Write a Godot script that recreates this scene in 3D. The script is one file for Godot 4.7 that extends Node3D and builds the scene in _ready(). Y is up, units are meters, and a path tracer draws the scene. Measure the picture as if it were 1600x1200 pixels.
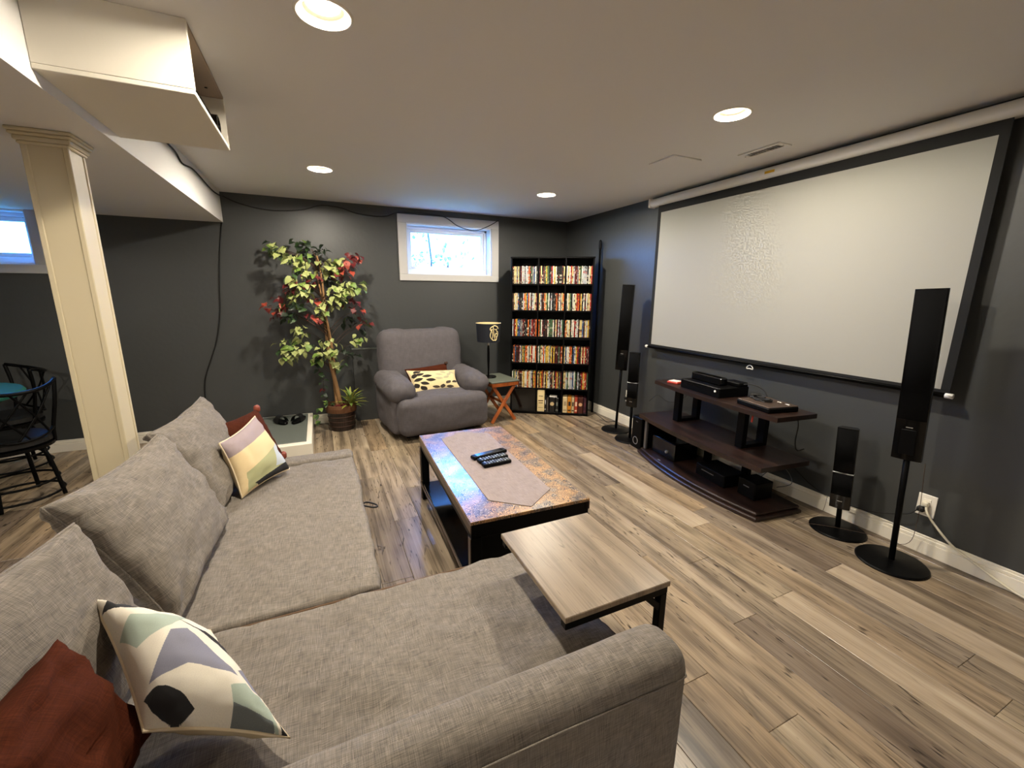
extends Node3D
# A basement cinema room: helpers first, then one builder per thing.
var M := {}
var used := {}
var cache := {}
var rng := RandomNumberGenerator.new()

func _ready() -> void:
	rng.seed = 7
	# camera
	var cam := Camera3D.new()
	cam.name = "camera"
	cam.fov = 85.0
	cam.near = 0.02
	cam.far = 200.0
	cam.transform = Transform3D(Basis(Vector3.UP, deg_to_rad(-24.557)) * Basis(Vector3.RIGHT, deg_to_rad(-12.243)) * Basis(Vector3.BACK, deg_to_rad(0.425)), Vector3(-2.985, 1.411, 4.865))
	add_child(cam)
	cam.current = true
	# sky and exposure
	var e := Environment.new()
	e.background_mode = Environment.BG_SKY
	var ps := ProceduralSkyMaterial.new()
	ps.sky_top_color = Color(0.28, 0.58, 1.0)
	ps.sky_horizon_color = Color(0.32, 0.63, 1.0)
	ps.ground_bottom_color = Color(0.3, 0.36, 0.36)
	ps.ground_horizon_color = Color(0.5, 0.62, 0.7)
	e.background_energy_multiplier = SKY
	e.sky = Sky.new()
	e.sky.sky_material = ps
	e.tonemap_mode = Environment.TONE_MAPPER_LINEAR
	e.tonemap_exposure = EXPOSURE
	e.sdfgi_enabled = true
	e.ssao_enabled = true
	e.ssil_enabled = true
	var we := WorldEnvironment.new()
	we.name = "world_environment"
	we.environment = e
	add_child(we)
	materials()
	room()
	windows()
	downlights()
	screen()
	sofa()
	cushions()
	coffee_table()
	side_table()
	tv_stand()
	speakers()
	recliner()
	end_table()
	bookcase()
	potted_tree()
	dining()
	extras()
	outside()

const SKY := 55.0
const EXPOSURE := 1.0
const LAMP := 4.3
const H := 2.3

# ---------- naming ----------
func numbered(called: String) -> String:
	var n: int = used.get(called, 0)
	used[called] = n + 1
	return called if n == 0 else "%s_%03d" % [called, n]

func tag(o: Node, label: String, category := "", group := "", kind := "") -> Node:
	if label: o.set_meta("label", label)
	if category: o.set_meta("category", category)
	if group: o.set_meta("group", group)
	if kind: o.set_meta("kind", kind)
	return o

func thing(called: String, label: String, category: String, at := Vector3.ZERO, turn := 0.0, group := "") -> Node3D:
	var o := Node3D.new()
	o.name = numbered(called)
	o.position = at
	o.rotation.y = turn
	add_child(o)
	tag(o, label, category, group)
	return o

func part(called: String, mesh: Mesh, m: Material, parent: Node3D, at := Vector3.ZERO, rot := Vector3.ZERO) -> MeshInstance3D:
	var o := MeshInstance3D.new()
	o.name = called
	o.mesh = mesh
	o.material_override = m
	o.position = at
	o.rotation = rot
	parent.add_child(o, true)
	return o

func solo(called: String, mesh: Mesh, m: Material, at := Vector3.ZERO, rot := Vector3.ZERO) -> MeshInstance3D:
	return part(numbered(called), mesh, m, self, at, rot)

func struct(called: String, mesh: Mesh, m: Material, at := Vector3.ZERO) -> MeshInstance3D:
	var o := solo(called, mesh, m, at)
	o.set_meta("kind", "structure")
	return o

# ---------- mesh helpers: corners are given counter-clockwise seen from outside ----------
func new_st(smooth := false) -> SurfaceTool:
	var st := SurfaceTool.new()
	st.begin(Mesh.PRIMITIVE_TRIANGLES)
	st.set_smooth_group(0 if smooth else -1)
	return st

func tri(st: SurfaceTool, a: Vector3, b: Vector3, c: Vector3) -> void:
	st.add_vertex(a); st.add_vertex(c); st.add_vertex(b)

func quad(st: SurfaceTool, a: Vector3, b: Vector3, c: Vector3, d: Vector3) -> void:
	tri(st, a, b, c); tri(st, a, c, d)

func quad_uv(st: SurfaceTool, p: Array, t: Array) -> void:
	for i in [0, 2, 1, 0, 3, 2]:
		st.set_uv(t[i])
		st.add_vertex(p[i])

func done(st: SurfaceTool) -> ArrayMesh:
	st.index()
	st.generate_normals()
	return st.commit()

func outward(st: SurfaceTool, a: Vector3, b: Vector3, c: Vector3, mid: Vector3) -> void:
	if (b - a).cross(c - a).dot((a + b + c) / 3.0 - mid) < 0.0:
		tri(st, a, c, b)
	else:
		tri(st, a, b, c)

# a chamfered box added at a transform
func add_box(st: SurfaceTool, size: Vector3, xf := Transform3D(), bevel := 0.003) -> void:
	var h := size / 2.0
	var b := minf(bevel, minf(h.x, minf(h.y, h.z)) * 0.6)
	var mid := xf.origin
	var v := func(sx, sy, sz, ax): # corner moved in on the two axes other than ax
		var p := Vector3(sx * h.x, sy * h.y, sz * h.z)
		for k in 3:
			if k != ax: p[k] -= signf(p[k]) * b
		return xf * p
	var f := func(pts):
		outward(st, pts[0], pts[1], pts[2], mid)
		if pts.size() == 4: outward(st, pts[0], pts[2], pts[3], mid)
	for ax in 3:
		for s in [-1, 1]:
			var c := []
			for q in [[-1, -1], [1, -1], [1, 1], [-1, 1]]:
				var g := [0, 0, 0]
				g[ax] = s; g[(ax + 1) % 3] = q[0]; g[(ax + 2) % 3] = q[1]
				c.append(v.call(g[0], g[1], g[2], ax))
			f.call(c)
	if b > 0.0:
		for ax in 3: # edges along ax
			for s in [-1, 1]:
				for t in [-1, 1]:
					var a0 := [0, 0, 0]; var a1 := [0, 0, 0]
					a0[ax] = -1; a1[ax] = 1
					for a in [a0, a1]:
						a[(ax + 1) % 3] = s; a[(ax + 2) % 3] = t
					f.call([v.call(a0[0], a0[1], a0[2], (ax + 1) % 3), v.call(a1[0], a1[1], a1[2], (ax + 1) % 3), v.call(a1[0], a1[1], a1[2], (ax + 2) % 3), v.call(a0[0], a0[1], a0[2], (ax + 2) % 3)])
		for x in [-1, 1]:
			for y in [-1, 1]:
				for z in [-1, 1]:
					f.call([v.call(x, y, z, 0), v.call(x, y, z, 1), v.call(x, y, z, 2)])

func box(size: Vector3, bevel := 0.003) -> ArrayMesh:
	var key := "b%.4f,%.4f,%.4f,%.4f" % [size.x, size.y, size.z, bevel]
	if not cache.has(key):
		var st := new_st()
		add_box(st, size, Transform3D(), bevel)
		cache[key] = done(st)
	return cache[key]

# joined boxes: rows of [centre, size]
func boxes(rows: Array, bevel := 0.002) -> ArrayMesh:
	var st := new_st()
	for r in rows:
		add_box(st, r[1], Transform3D(Basis(), r[0]), bevel)
	return done(st)

func span(lo: Vector3, hi: Vector3) -> Array:
	return [(lo + hi) / 2.0, hi - lo]

# a swept round tube through points
func add_tube(st: SurfaceTool, pts: Array, r: float, seg := 8, r_end := -1.0) -> void:
	var n := pts.size()
	var rings := []
	var side := Vector3.ZERO
	for i in n:
		var a: Vector3 = pts[maxi(i - 1, 0)]
		var b: Vector3 = pts[mini(i + 1, n - 1)]
		var d := (b - a).normalized()
		if side == Vector3.ZERO:
			side = d.cross(Vector3.UP if absf(d.y) < 0.9 else Vector3.RIGHT).normalized()
		side = (side - d * side.dot(d)).normalized()
		var up := d.cross(side)
		var rr := r if r_end < 0.0 else lerpf(r, r_end, float(i) / (n - 1))
		var ring := []
		for k in seg:
			var t := TAU * k / seg
			ring.append(pts[i] + (side * cos(t) + up * sin(t)) * rr)
		rings.append(ring)
	for i in n - 1:
		for k in seg:
			var l := (k + 1) % seg
			quad(st, rings[i][k], rings[i][l], rings[i + 1][l], rings[i + 1][k])
	for k in range(1, seg - 1):
		tri(st, rings[0][0], rings[0][k + 1], rings[0][k])
		tri(st, rings[n - 1][0], rings[n - 1][k], rings[n - 1][k + 1])

func curve(pts: Array, per := 6) -> Array: # Catmull-Rom through points
	var out := []
	for i in pts.size() - 1:
		var p0: Vector3 = pts[maxi(i - 1, 0)]
		var p3: Vector3 = pts[mini(i + 2, pts.size() - 1)]
		for k in per:
			out.append(pts[i].cubic_interpolate(pts[i + 1], p0, p3, float(k) / per))
	out.append(pts[-1])
	return out

func tube(pts: Array, r: float, seg := 8, r_end := -1.0) -> ArrayMesh:
	var st := new_st(true)
	add_tube(st, pts, r, seg, r_end)
	return done(st)

# a turned shape: profile of (radius, height), bottom to top
func add_lathe(st: SurfaceTool, prof: Array, seg := 32, at := Vector3.ZERO) -> void:
	for i in prof.size() - 1:
		var a: Vector2 = prof[i]
		var b: Vector2 = prof[i + 1]
		for k in seg:
			var t := TAU * k / seg
			var u := TAU * ((k + 1) % seg) / seg
			var p := func(q: Vector2, w: float): return at + Vector3(cos(w) * q.x, q.y, -sin(w) * q.x)
			if a.x > 1e-5 and b.x > 1e-5:
				quad(st, p.call(a, t), p.call(a, u), p.call(b, u), p.call(b, t))
			elif a.x > 1e-5:
				tri(st, p.call(a, t), p.call(a, u), p.call(b, t))
			elif b.x > 1e-5:
				tri(st, p.call(a, t), p.call(b, u), p.call(b, t))

func lathe(prof: Array, seg := 32, smooth := false) -> ArrayMesh:
	var st := new_st(smooth)
	add_lathe(st, prof, seg)
	return done(st)

# a flat plate cut to an outline given in x and z, from y0 to y1, with a small chamfer on top and bottom
func plate(poly: PackedVector2Array, y0: float, y1: float, bevel := 0.004) -> ArrayMesh:
	var st := new_st()
	if Geometry2D.is_polygon_clockwise(poly):
		poly.reverse()
	var small: PackedVector2Array = Geometry2D.offset_polygon(poly, -bevel)[0] if bevel > 0.0 else poly
	if small.size() != poly.size():
		small = poly
	var n := poly.size()
	var shift := 0
	for k in n:
		if small[k].distance_to(poly[0]) < small[shift].distance_to(poly[0]): shift = k
	var v := func(p: Vector2, y: float): return Vector3(p.x, y, p.y)
	var ids := Geometry2D.triangulate_polygon(small)
	for i in range(0, ids.size(), 3):
		for top in [true, false]:
			var y := y1 if top else y0
			var a: Vector3 = v.call(small[ids[i]], y)
			var b: Vector3 = v.call(small[ids[i + 1]], y)
			var c: Vector3 = v.call(small[ids[i + 2]], y)
			if ((b - a).cross(c - a).y > 0.0) != top:
				tri(st, a, c, b)
			else:
				tri(st, a, b, c)
	var rows := [[small, y0], [poly, y0 + bevel], [poly, y1 - bevel], [small, y1]]
	for r in 3:
		for k in n:
			var g := func(row, j): return v.call(row[0][(j + (shift if row[0] == small and small != poly else 0)) % n], row[1])
			var l := (k + 1) % n
			# the outline runs counter-clockwise in x,z, which is clockwise seen from above
			quad(st, g.call(rows[r], l), g.call(rows[r], k), g.call(rows[r + 1], k), g.call(rows[r + 1], l))
	return done(st)

# an upholstered block: rounded box, faces swollen by bulge (x, y, z), creased by noise
func soft_box(size: Vector3, r: float, bulge := Vector3.ZERO, crease := 0.0, freq := 6.0, n := 14, sd := 1) -> ArrayMesh:
	var h := size / 2.0
	r = minf(r, minf(h.x, minf(h.y, h.z)) * 0.98)
	var noise := FastNoiseLite.new()
	noise.seed = sd
	noise.frequency = freq
	noise.fractal_octaves = 3
	var axis_values := func(half: float):
		var out := []
		for k in 4: out.append(-half + r * (1.0 - cos(PI / 2 * k / 4.0)) * 1.0)
		for k in n + 1: out.append(lerpf(-(half - r), half - r, float(k) / n))
		for k in range(3, -1, -1): out.append(half - r * (1.0 - cos(PI / 2 * k / 4.0)))
		return out
	var vals := [axis_values.call(h.x), axis_values.call(h.y), axis_values.call(h.z)]
	var inner := h - Vector3.ONE * r
	var place := func(q: Vector3):
		var c := q.clamp(-inner, inner)
		var d := (q - c).normalized()
		var p := c + d * r
		var u := Vector3(p.x / h.x, p.y / h.y, p.z / h.z)
		var w := Vector3((1.0 - u.y * u.y) * (1.0 - u.z * u.z), (1.0 - u.x * u.x) * (1.0 - u.z * u.z), (1.0 - u.x * u.x) * (1.0 - u.y * u.y))
		p += Vector3(u.x * w.x * bulge.x, u.y * w.y * bulge.y, u.z * w.z * bulge.z)
		if crease > 0.0:
			p += d * crease * (noise.get_noise_3dv(p) - 0.2 + 0.5 * absf(noise.get_noise_3d(p.x * 2.1 + 9.0, p.y * 0.7, p.z * 2.1)))
		return p.snapped(Vector3.ONE * 1e-5)
	var st := new_st(true)
	for ax in 3:
		var b := (ax + 1) % 3
		var c := (ax + 2) % 3
		for s in [-1.0, 1.0]:
			var grid := []
			for i in vals[b].size():
				var row := []
				for j in vals[c].size():
					var q := Vector3.ZERO
					q[ax] = s * h[ax]; q[b] = vals[b][i]; q[c] = vals[c][j]
					row.append(place.call(q))
				grid.append(row)
			for i in grid.size() - 1:
				for j in grid[0].size() - 1:
					if s > 0.0: quad(st, grid[i][j], grid[i + 1][j], grid[i + 1][j + 1], grid[i][j + 1])
					else: quad(st, grid[i][j], grid[i][j + 1], grid[i + 1][j + 1], grid[i + 1][j])
	return done(st)

# a throw pillow through four corners (top left, top right, bottom right, bottom left seen from its front); front and back are two surfaces
func pillow(tl: Vector3, tr: Vector3, br: Vector3, bl: Vector3, thick: float, front: Material, back: Material, crease := 0.006, sd := 3, puff := 0.42) -> ArrayMesh:
	var n := 26
	var nrm := (tr - bl).cross(tl - br).normalized()
	var noise := FastNoiseLite.new()
	noise.seed = sd
	noise.frequency = 7.0
	var mesh := ArrayMesh.new()
	for s in [1.0, -1.0]:
		var grid := []
		for i in n + 1:
			var row := []
			for j in n + 1:
				var u := -cos(PI * j / n)
				var v := -cos(PI * i / n)
				# edges draw in between the corners
				var pu := u * (1.0 - 0.09 * (1.0 - v * v) * u * u)
				var pv := v * (1.0 - 0.09 * (1.0 - u * u) * v * v)
				var a := bl.lerp(br, pu * 0.5 + 0.5)
				var b := tl.lerp(tr, pu * 0.5 + 0.5)
				var p := a.lerp(b, pv * 0.5 + 0.5)
				var t := pow(maxf((1.0 - u * u) * (1.0 - v * v), 0.0), puff)
				var edge := minf(1.0, t * 3.0)
				p += nrm * s * (thick * 0.5 * t + crease * edge * (noise.get_noise_3d(p.x * 1.5, p.y * 1.5, p.z * 1.5 + s) + 0.7 * noise.get_noise_2d(atan2(v, u) * 0.9, s) * (u * u + v * v) + 0.55 * noise.get_noise_2d(u * 0.14 + 3.0, v * 0.75 + 0.1 * u + s)))
				row.append(p)
			grid.append(row)
		var st := new_st(true)
		for i in n:
			for j in n:
				var t := func(a: int, b: int): return Vector2(-cos(PI * b / n) * 0.5 + 0.5, 0.5 + cos(PI * a / n) * 0.5)
				var p := [grid[i][j], grid[i][j + 1], grid[i + 1][j + 1], grid[i + 1][j]]
				var q := [t.call(i, j), t.call(i, j + 1), t.call(i + 1, j + 1), t.call(i + 1, j)]
				if s < 0.0:
					p.reverse(); q.reverse()
				quad_uv(st, p, q)
		st.index()
		st.generate_normals()
		st.commit(mesh)
		mesh.surface_set_material(mesh.get_surface_count() - 1, front if s > 0.0 else back)
	return mesh

func pillow_thing(called: String, label: String, c: Array, thick: float, front: Material, back: Material, piping: Material = null, sd := 3, puff := 0.42, crease := 0.008) -> Node3D:
	var mid: Vector3 = (c[0] + c[1] + c[2] + c[3]) / 4.0
	var base := Vector3(mid.x, minf(c[2].y, c[3].y), mid.z)
	var t := thing(called, label, "cushion", base)
	var o := MeshInstance3D.new()
	o.name = "cover"
	o.mesh = pillow(c[0] - base, c[1] - base, c[2] - base, c[3] - base, thick, front, back, crease, sd, puff)
	t.add_child(o, true)
	if piping:
		var pts := []
		for k in 4:
			var a: Vector3 = c[k] - base
			var b: Vector3 = c[(k + 1) % 4] - base
			var inw := (mid - base) - (a + b) / 2.0
			for j in 8:
				var f := j / 8.0
				pts.append(a.lerp(b, f) + inw * 0.09 * (1.0 - pow(2.0 * f - 1.0, 2.0)))
		pts.append(pts[0])
		part("piping", tube(pts, 0.004, 6), piping, t)
	return t

# ---------- textures ----------
func noise_bytes(w: int, h: int, freq: float, sd: int, octaves := 3, to_w := 0, to_h := 0, ridged := false) -> PackedByteArray:
	var f := FastNoiseLite.new()
	f.seed = sd
	f.frequency = freq
	f.fractal_octaves = octaves
	if ridged: f.fractal_type = FastNoiseLite.FRACTAL_RIDGED
	var im := f.get_seamless_image(w, h, false, false, 0.15, true)
	im.convert(Image.FORMAT_L8)
	if to_w: im.resize(to_w, to_h, Image.INTERPOLATE_CUBIC)
	return im.get_data()

func texture(w: int, h: int, bytes: PackedByteArray) -> ImageTexture:
	return ImageTexture.create_from_image(Image.create_from_data(w, h, false, Image.FORMAT_RGB8, bytes))

func put(b: PackedByteArray, at: int, c: Color) -> void:
	b[at] = int(clampf(c.r, 0, 1) * 255); b[at + 1] = int(clampf(c.g, 0, 1) * 255); b[at + 2] = int(clampf(c.b, 0, 1) * 255)

# board grain running down the image
func wood_image(dark: Color, mid: Color, light: Color, sd: int, knots := 0.5, w := 512, h := 1024) -> ImageTexture:
	var g1 := noise_bytes(w / 2, 24, 0.022, sd, 3, w, h)
	var g2 := noise_bytes(w, 40, 0.09, sd + 1, 2, w, h)
	var bl := noise_bytes(64, 64, 0.05, sd + 2, 3, w, h)
	var cr := noise_bytes(w / 2, 128, 0.03, sd + 3, 3, w, h, true)
	var out := PackedByteArray()
	out.resize(w * h * 3)
	for i in w * h:
		var v := g1[i] / 255.0 * 0.5 + g2[i] / 255.0 * 0.25 + bl[i] / 255.0 * 0.35 - 0.06
		var c := dark.lerp(mid, clampf(v * 2.2 - 0.1, 0, 1)) if v < 0.5 else mid.lerp(light, clampf((v - 0.5) * 2.4, 0, 1))
		var k := cr[i] / 255.0
		if k > 0.8: c = c.lerp(dark * 0.75, (k - 0.8) * 5.0 * knots * (bl[i] / 255.0))
		put(out, i * 3, c)
	return texture(w, h, out)

# heathered linen: short slubs along and across
func linen_image(base: Color, amount: float, sd: int, n := 512) -> ImageTexture:
	var a := noise_bytes(n, n / 40, 0.42, sd, 2, n, n)
	var b := noise_bytes(n / 40, n, 0.42, sd + 1, 2, n, n)
	var c := noise_bytes(n, n, 0.5, sd + 2, 1)
	var d := noise_bytes(n, n, 0.012, sd + 3, 2)
	var out := PackedByteArray()
	out.resize(n * n * 3)
	for i in n * n:
		var v := 1.0 + amount * ((a[i] + b[i]) / 255.0 - 1.0) + amount * 0.35 * (c[i] / 255.0 - 0.5) + amount * 0.25 * (d[i] / 255.0 - 0.5)
		put(out, i * 3, Color(base.r * v, base.g * v, base.b * v))
	return texture(n, n, out)

func bump_texture(freq: float, sd: int, n := 256, octaves := 3) -> ImageTexture:
	var im := Image.create_from_data(n, n, false, Image.FORMAT_L8, noise_bytes(n, n, freq, sd, octaves))
	return ImageTexture.create_from_image(im)

func weave_bump(n := 256) -> ImageTexture:
	var a := noise_bytes(n, 32, 0.4, 5, 2, n, n)
	var b := noise_bytes(32, n, 0.4, 6, 2, n, n)
	var out := PackedByteArray()
	out.resize(n * n)
	for i in n * n: out[i] = (a[i] + b[i]) / 2
	return ImageTexture.create_from_image(Image.create_from_data(n, n, false, Image.FORMAT_L8, out))

func mat(called: String, c: Color, rough := 0.8, metal := 0.0) -> StandardMaterial3D:
	var m := StandardMaterial3D.new()
	m.resource_name = called
	m.albedo_color = c
	m.roughness = rough
	m.metallic = metal
	M[called] = m
	return m

func textured(called: String, t: Texture2D, scale: Vector3, rough := 0.8, world := false, tint := Color.WHITE, offset := Vector3.ZERO) -> StandardMaterial3D:
	var m := mat(called, tint, rough)
	m.albedo_texture = t
	m.uv1_triplanar = true
	m.uv1_triplanar_sharpness = 8.0
	m.uv1_world_triplanar = world
	m.uv1_scale = scale
	m.uv1_offset = offset
	return m

func relief(m: StandardMaterial3D, t: Texture2D, depth_cm: float) -> void:
	m.heightmap_enabled = true
	m.heightmap_texture = t
	m.heightmap_scale = depth_cm

func inside_poly(p: Vector2, poly: Array) -> bool:
	return Geometry2D.is_point_in_polygon(p, PackedVector2Array(poly))

func materials() -> void:
	# planks: three grain images, seven tones
	var w1 := wood_image(Color(0.34, 0.3, 0.255), Color(0.6, 0.535, 0.455), Color(0.75, 0.685, 0.59), 11, 2.0)
	var w2 := wood_image(Color(0.32, 0.28, 0.24), Color(0.58, 0.515, 0.435), Color(0.725, 0.655, 0.56), 31, 2.1)
	var tones := [Color(1, 1, 1), Color(0.9, 0.9, 0.9), Color(0.95, 0.93, 0.9), Color(1.0, 0.97, 0.92), Color(0.86, 0.86, 0.87), Color(0.77, 0.76, 0.77), Color(1, 1, 0.98), Color(0.87, 0.86, 0.84)]
	for k in 8:
		var p := textured("plank_%d" % k, w1 if k % 2 == 0 else w2, Vector3(1 / 0.5, 1.0, 1 / 1.7), 0.27, true, tones[k], Vector3(k * 0.37, 0, k * 0.61))
		p.metallic_specular = 0.5
	mat("plank_light", Color(1, 1, 1), 0.34)
	M.plank_light = textured("plank_light", wood_image(Color(0.52, 0.46, 0.38), Color(0.67, 0.6, 0.51), Color(0.75, 0.69, 0.59), 51, 0.6), Vector3(2, 1, 1 / 1.7), 0.27, true)
	textured("oak_top", wood_image(Color(0.36, 0.305, 0.245), Color(0.52, 0.455, 0.375), Color(0.61, 0.54, 0.45), 71, 0.9), Vector3(1 / 0.3, 1 / 0.3, 1 / 1.2), 0.35)
	textured("walnut", wood_image(Color(0.07, 0.045, 0.035), Color(0.15, 0.095, 0.075), Color(0.22, 0.14, 0.11), 91, 0.4, 256, 512), Vector3(1 / 0.3, 1 / 0.3, 1 / 1.0), 0.35)
	textured("pine", wood_image(Color(0.5, 0.24, 0.1), Color(0.68, 0.36, 0.16), Color(0.78, 0.46, 0.23), 93, 0.4, 256, 256), Vector3(3, 1.0, 3), 0.4)
	var linen := linen_image(Color(0.455, 0.425, 0.39), 0.55, 21, 1024)
	var s := textured("linen", linen, Vector3.ONE / 0.55, 0.92)
	relief(s, weave_bump(), 0.03)
	var c := textured("linen_cushion", linen, Vector3.ONE, 0.92)
	c.uv1_triplanar = false
	c.uv1_scale = Vector3(1.25, 0.85, 1)
	var rc := textured("stretch_cover", linen_image(Color(0.335, 0.318, 0.332), 0.22, 27, 256), Vector3.ONE / 0.2, 0.95)
	relief(rc, bump_texture(0.25, 8), 0.1)
	var wall := textured("wall_paint", bump_texture(0.02, 13, 256, 4), Vector3.ONE / 1.6, 0.42, true, Color(0.235, 0.242, 0.243))
	wall.albedo_texture = null
	relief(wall, bump_texture(0.12, 14, 256, 4), 0.06)
	var ce := textured("ceiling_paint", bump_texture(0.1, 15, 256, 3), Vector3.ONE / 0.5, 0.8, true, Color(0.88, 0.87, 0.86))
	ce.albedo_texture = null
	relief(ce, bump_texture(0.12, 16, 256, 3), 0.02)
	mat("raw_board", Color(0.62, 0.55, 0.48), 0.8)
	mat("white_paint", Color(0.9, 0.875, 0.82), 0.45)
	mat("column_paint", Color(0.79, 0.74, 0.62), 0.4)
	mat("white_vinyl", Color(0.9, 0.91, 0.92), 0.35)
	mat("black_metal", Color(0.03, 0.03, 0.033), 0.4, 0.2)
	mat("black_plastic", Color(0.025, 0.025, 0.028), 0.38)
	mat("black_gloss", Color(0.012, 0.012, 0.014), 0.14)
	mat("grille_cloth", Color(0.025, 0.025, 0.027), 0.9)
	mat("black_board", Color(0.025, 0.025, 0.03), 0.42)
	for k in ["black_metal", "black_plastic", "grille_cloth", "black_board"]: M[k].metallic_specular = 0.22
	mat("bronze_edge", Color(0.36, 0.3, 0.26), 0.35, 0.5)
	mat("screen_cloth", Color(0.6, 0.595, 0.565), 0.9)
	mat("screen_black", Color(0.02, 0.02, 0.022), 0.85)
	mat("case_white", Color(0.88, 0.87, 0.85), 0.4)
	mat("sticker_yellow", Color(0.8, 0.62, 0.1), 0.6)
	mat("cable_black", Color(0.04, 0.04, 0.045), 0.6)
	mat("cable_white", Color(0.85, 0.82, 0.74), 0.5)
	mat("plate_white", Color(0.92, 0.9, 0.86), 0.35)
	mat("grey_metal", Color(0.45, 0.45, 0.46), 0.35, 0.7)
	mat("slate", Color(0.37, 0.39, 0.37), 0.55)
	mat("table_slate", Color(0.36, 0.38, 0.34), 0.5)
	relief(M.table_slate, bump_texture(0.1, 43), 0.05)
	mat("silver", Color(0.7, 0.7, 0.7), 0.3, 0.8)
	mat("seat_vinyl", Color(0.05, 0.05, 0.055), 0.45)
	mat("felt_green", Color(0.06, 0.36, 0.3), 0.75)
	mat("orange_red", Color(0.7, 0.2, 0.12), 0.5)
	mat("terracotta", Color(0.5, 0.22, 0.14), 0.6)
	mat("casing_paint", Color(0.74, 0.735, 0.73), 0.5)
	var br := textured("brown_cloth", linen_image(Color(0.27, 0.125, 0.07), 0.3, 37, 256), Vector3.ONE / 0.25, 0.85)
	br.metallic_specular = 0.2
	var rn := textured("runner_cloth", linen_image(Color(0.55, 0.5, 0.49), 0.2, 39, 256), Vector3.ONE / 0.2, 0.9)
	relief(rn, bump_texture(0.05, 40), 0.1)
	mat("pillow_back", Color(0.72, 0.66, 0.55), 0.9)
	mat("pillow_edge", Color(0.85, 0.78, 0.66), 0.85)
	mat("seam_brown", Color(0.36, 0.27, 0.19), 0.9)
	var lit := mat("bulb_glow", Color(1, 0.95, 0.85), 0.5)
	lit.emission_enabled = true
	lit.emission = Color(1.0, 0.91, 0.76)
	lit.emission_energy_multiplier = 9.0
	mat("trim_white", Color(0.93, 0.91, 0.87), 0.4)
	var g := mat("glass", Color(0.9, 1.0, 1.0, 0.04), 0.0)
	g.transparency = BaseMaterial3D.TRANSPARENCY_ALPHA
	mat("lamp_navy", Color(0.05, 0.07, 0.12), 0.8)
	mat("lamp_cream", Color(0.88, 0.8, 0.6), 0.8)
	mat("bark", Color(0.55, 0.41, 0.26), 0.8)
	mat("wicker", Color(0.36, 0.22, 0.11), 0.7)
	mat("twig", Color(0.24, 0.15, 0.1), 0.8)
	for k in [["leaf_cream", Color(0.58, 0.61, 0.37)], ["leaf_lime", Color(0.38, 0.48, 0.19)], ["leaf_green", Color(0.17, 0.27, 0.12)], ["leaf_dark", Color(0.09, 0.15, 0.08)], ["leaf_red", Color(0.36, 0.08, 0.09)], ["leaf_rust", Color(0.56, 0.21, 0.14)], ["leaf_outside", Color(0.55, 0.62, 0.5)], ["leaf_spear", Color(0.5, 0.52, 0.16)]]:
		var m := mat(k[0], k[1], 0.55)
		m.cull_mode = BaseMaterial3D.CULL_DISABLED
		m.backlight_enabled = true
		m.backlight = Color(0.25, 0.25, 0.25)
	mat("grass", Color(0.28, 0.38, 0.18), 0.95)
	mat("soil", Color(0.12, 0.08, 0.05), 0.95)
	swirl_print()
	pillow_prints()

# ornate scroll print of the coffee table: contour bands of warped noise in gold, cream and dark plum
func swirl_print() -> void:
	var n := 768
	var a := noise_bytes(n, n, 0.012, 61, 2)
	var b := noise_bytes(n, n, 0.03, 62, 2)
	var c := noise_bytes(n, n, 0.006, 63, 2)
	var out := PackedByteArray()
	out.resize(n * n * 3)
	for i in n * n:
		var v := sin(a[i] / 255.0 * 60.0 + b[i] / 255.0 * 9.0)
		var field := c[i] / 255.0
		var ground := Color(0.72, 0.54, 0.33) if field > 0.5 else Color(0.68, 0.58, 0.47)
		var ink := Color(0.13, 0.09, 0.1)
		var k := clampf(v * 2.2 + (0.56 - field) * 5.0, -1.0, 1.0) * 0.5 + 0.5
		var col := ground.lerp(ink, k * 0.92)
		if b[i] > 170: col = col.lerp(Color(0.75, 0.62, 0.42), 0.45)
		put(out, i * 3, col)
	var m := textured("swirl_top", texture(n, n, out), Vector3.ONE / 0.62, 0.4)
	m.clearcoat_enabled = true
	m.clearcoat = 1.0
	m.clearcoat_roughness = 0.17

func print_image(n: int, base: Color, shapes: Array) -> ImageTexture:
	var weave := noise_bytes(n, n, 0.4, 81, 1)
	var out := PackedByteArray()
	out.resize(n * n * 3)
	for y in n:
		for x in n:
			var p := Vector2((x + 0.5) / n, (y + 0.5) / n)
			var c := base
			for s in shapes:
				if s.size() == 2:
					if inside_poly(p, s[1]): c = s[0]
				else: # an ellipse: centre, radii, turn
					var q: Vector2 = (p - s[1]).rotated(-s[3])
					var along: float = q.x / s[2].x
					if absf(along) < 1.0 and absf(q.y) < s[2].y * (1.0 - along * along): c = s[0]
			var v := 1.0 + 0.08 * (weave[y * n + x] / 255.0 - 0.5)
			put(out, (y * n + x) * 3, Color(c.r * v, c.g * v, c.b * v))
	return texture(n, n, out)

func cloth_print(called: String, t: ImageTexture) -> void:
	var m := mat(called, Color.WHITE, 0.88)
	m.albedo_texture = t

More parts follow.
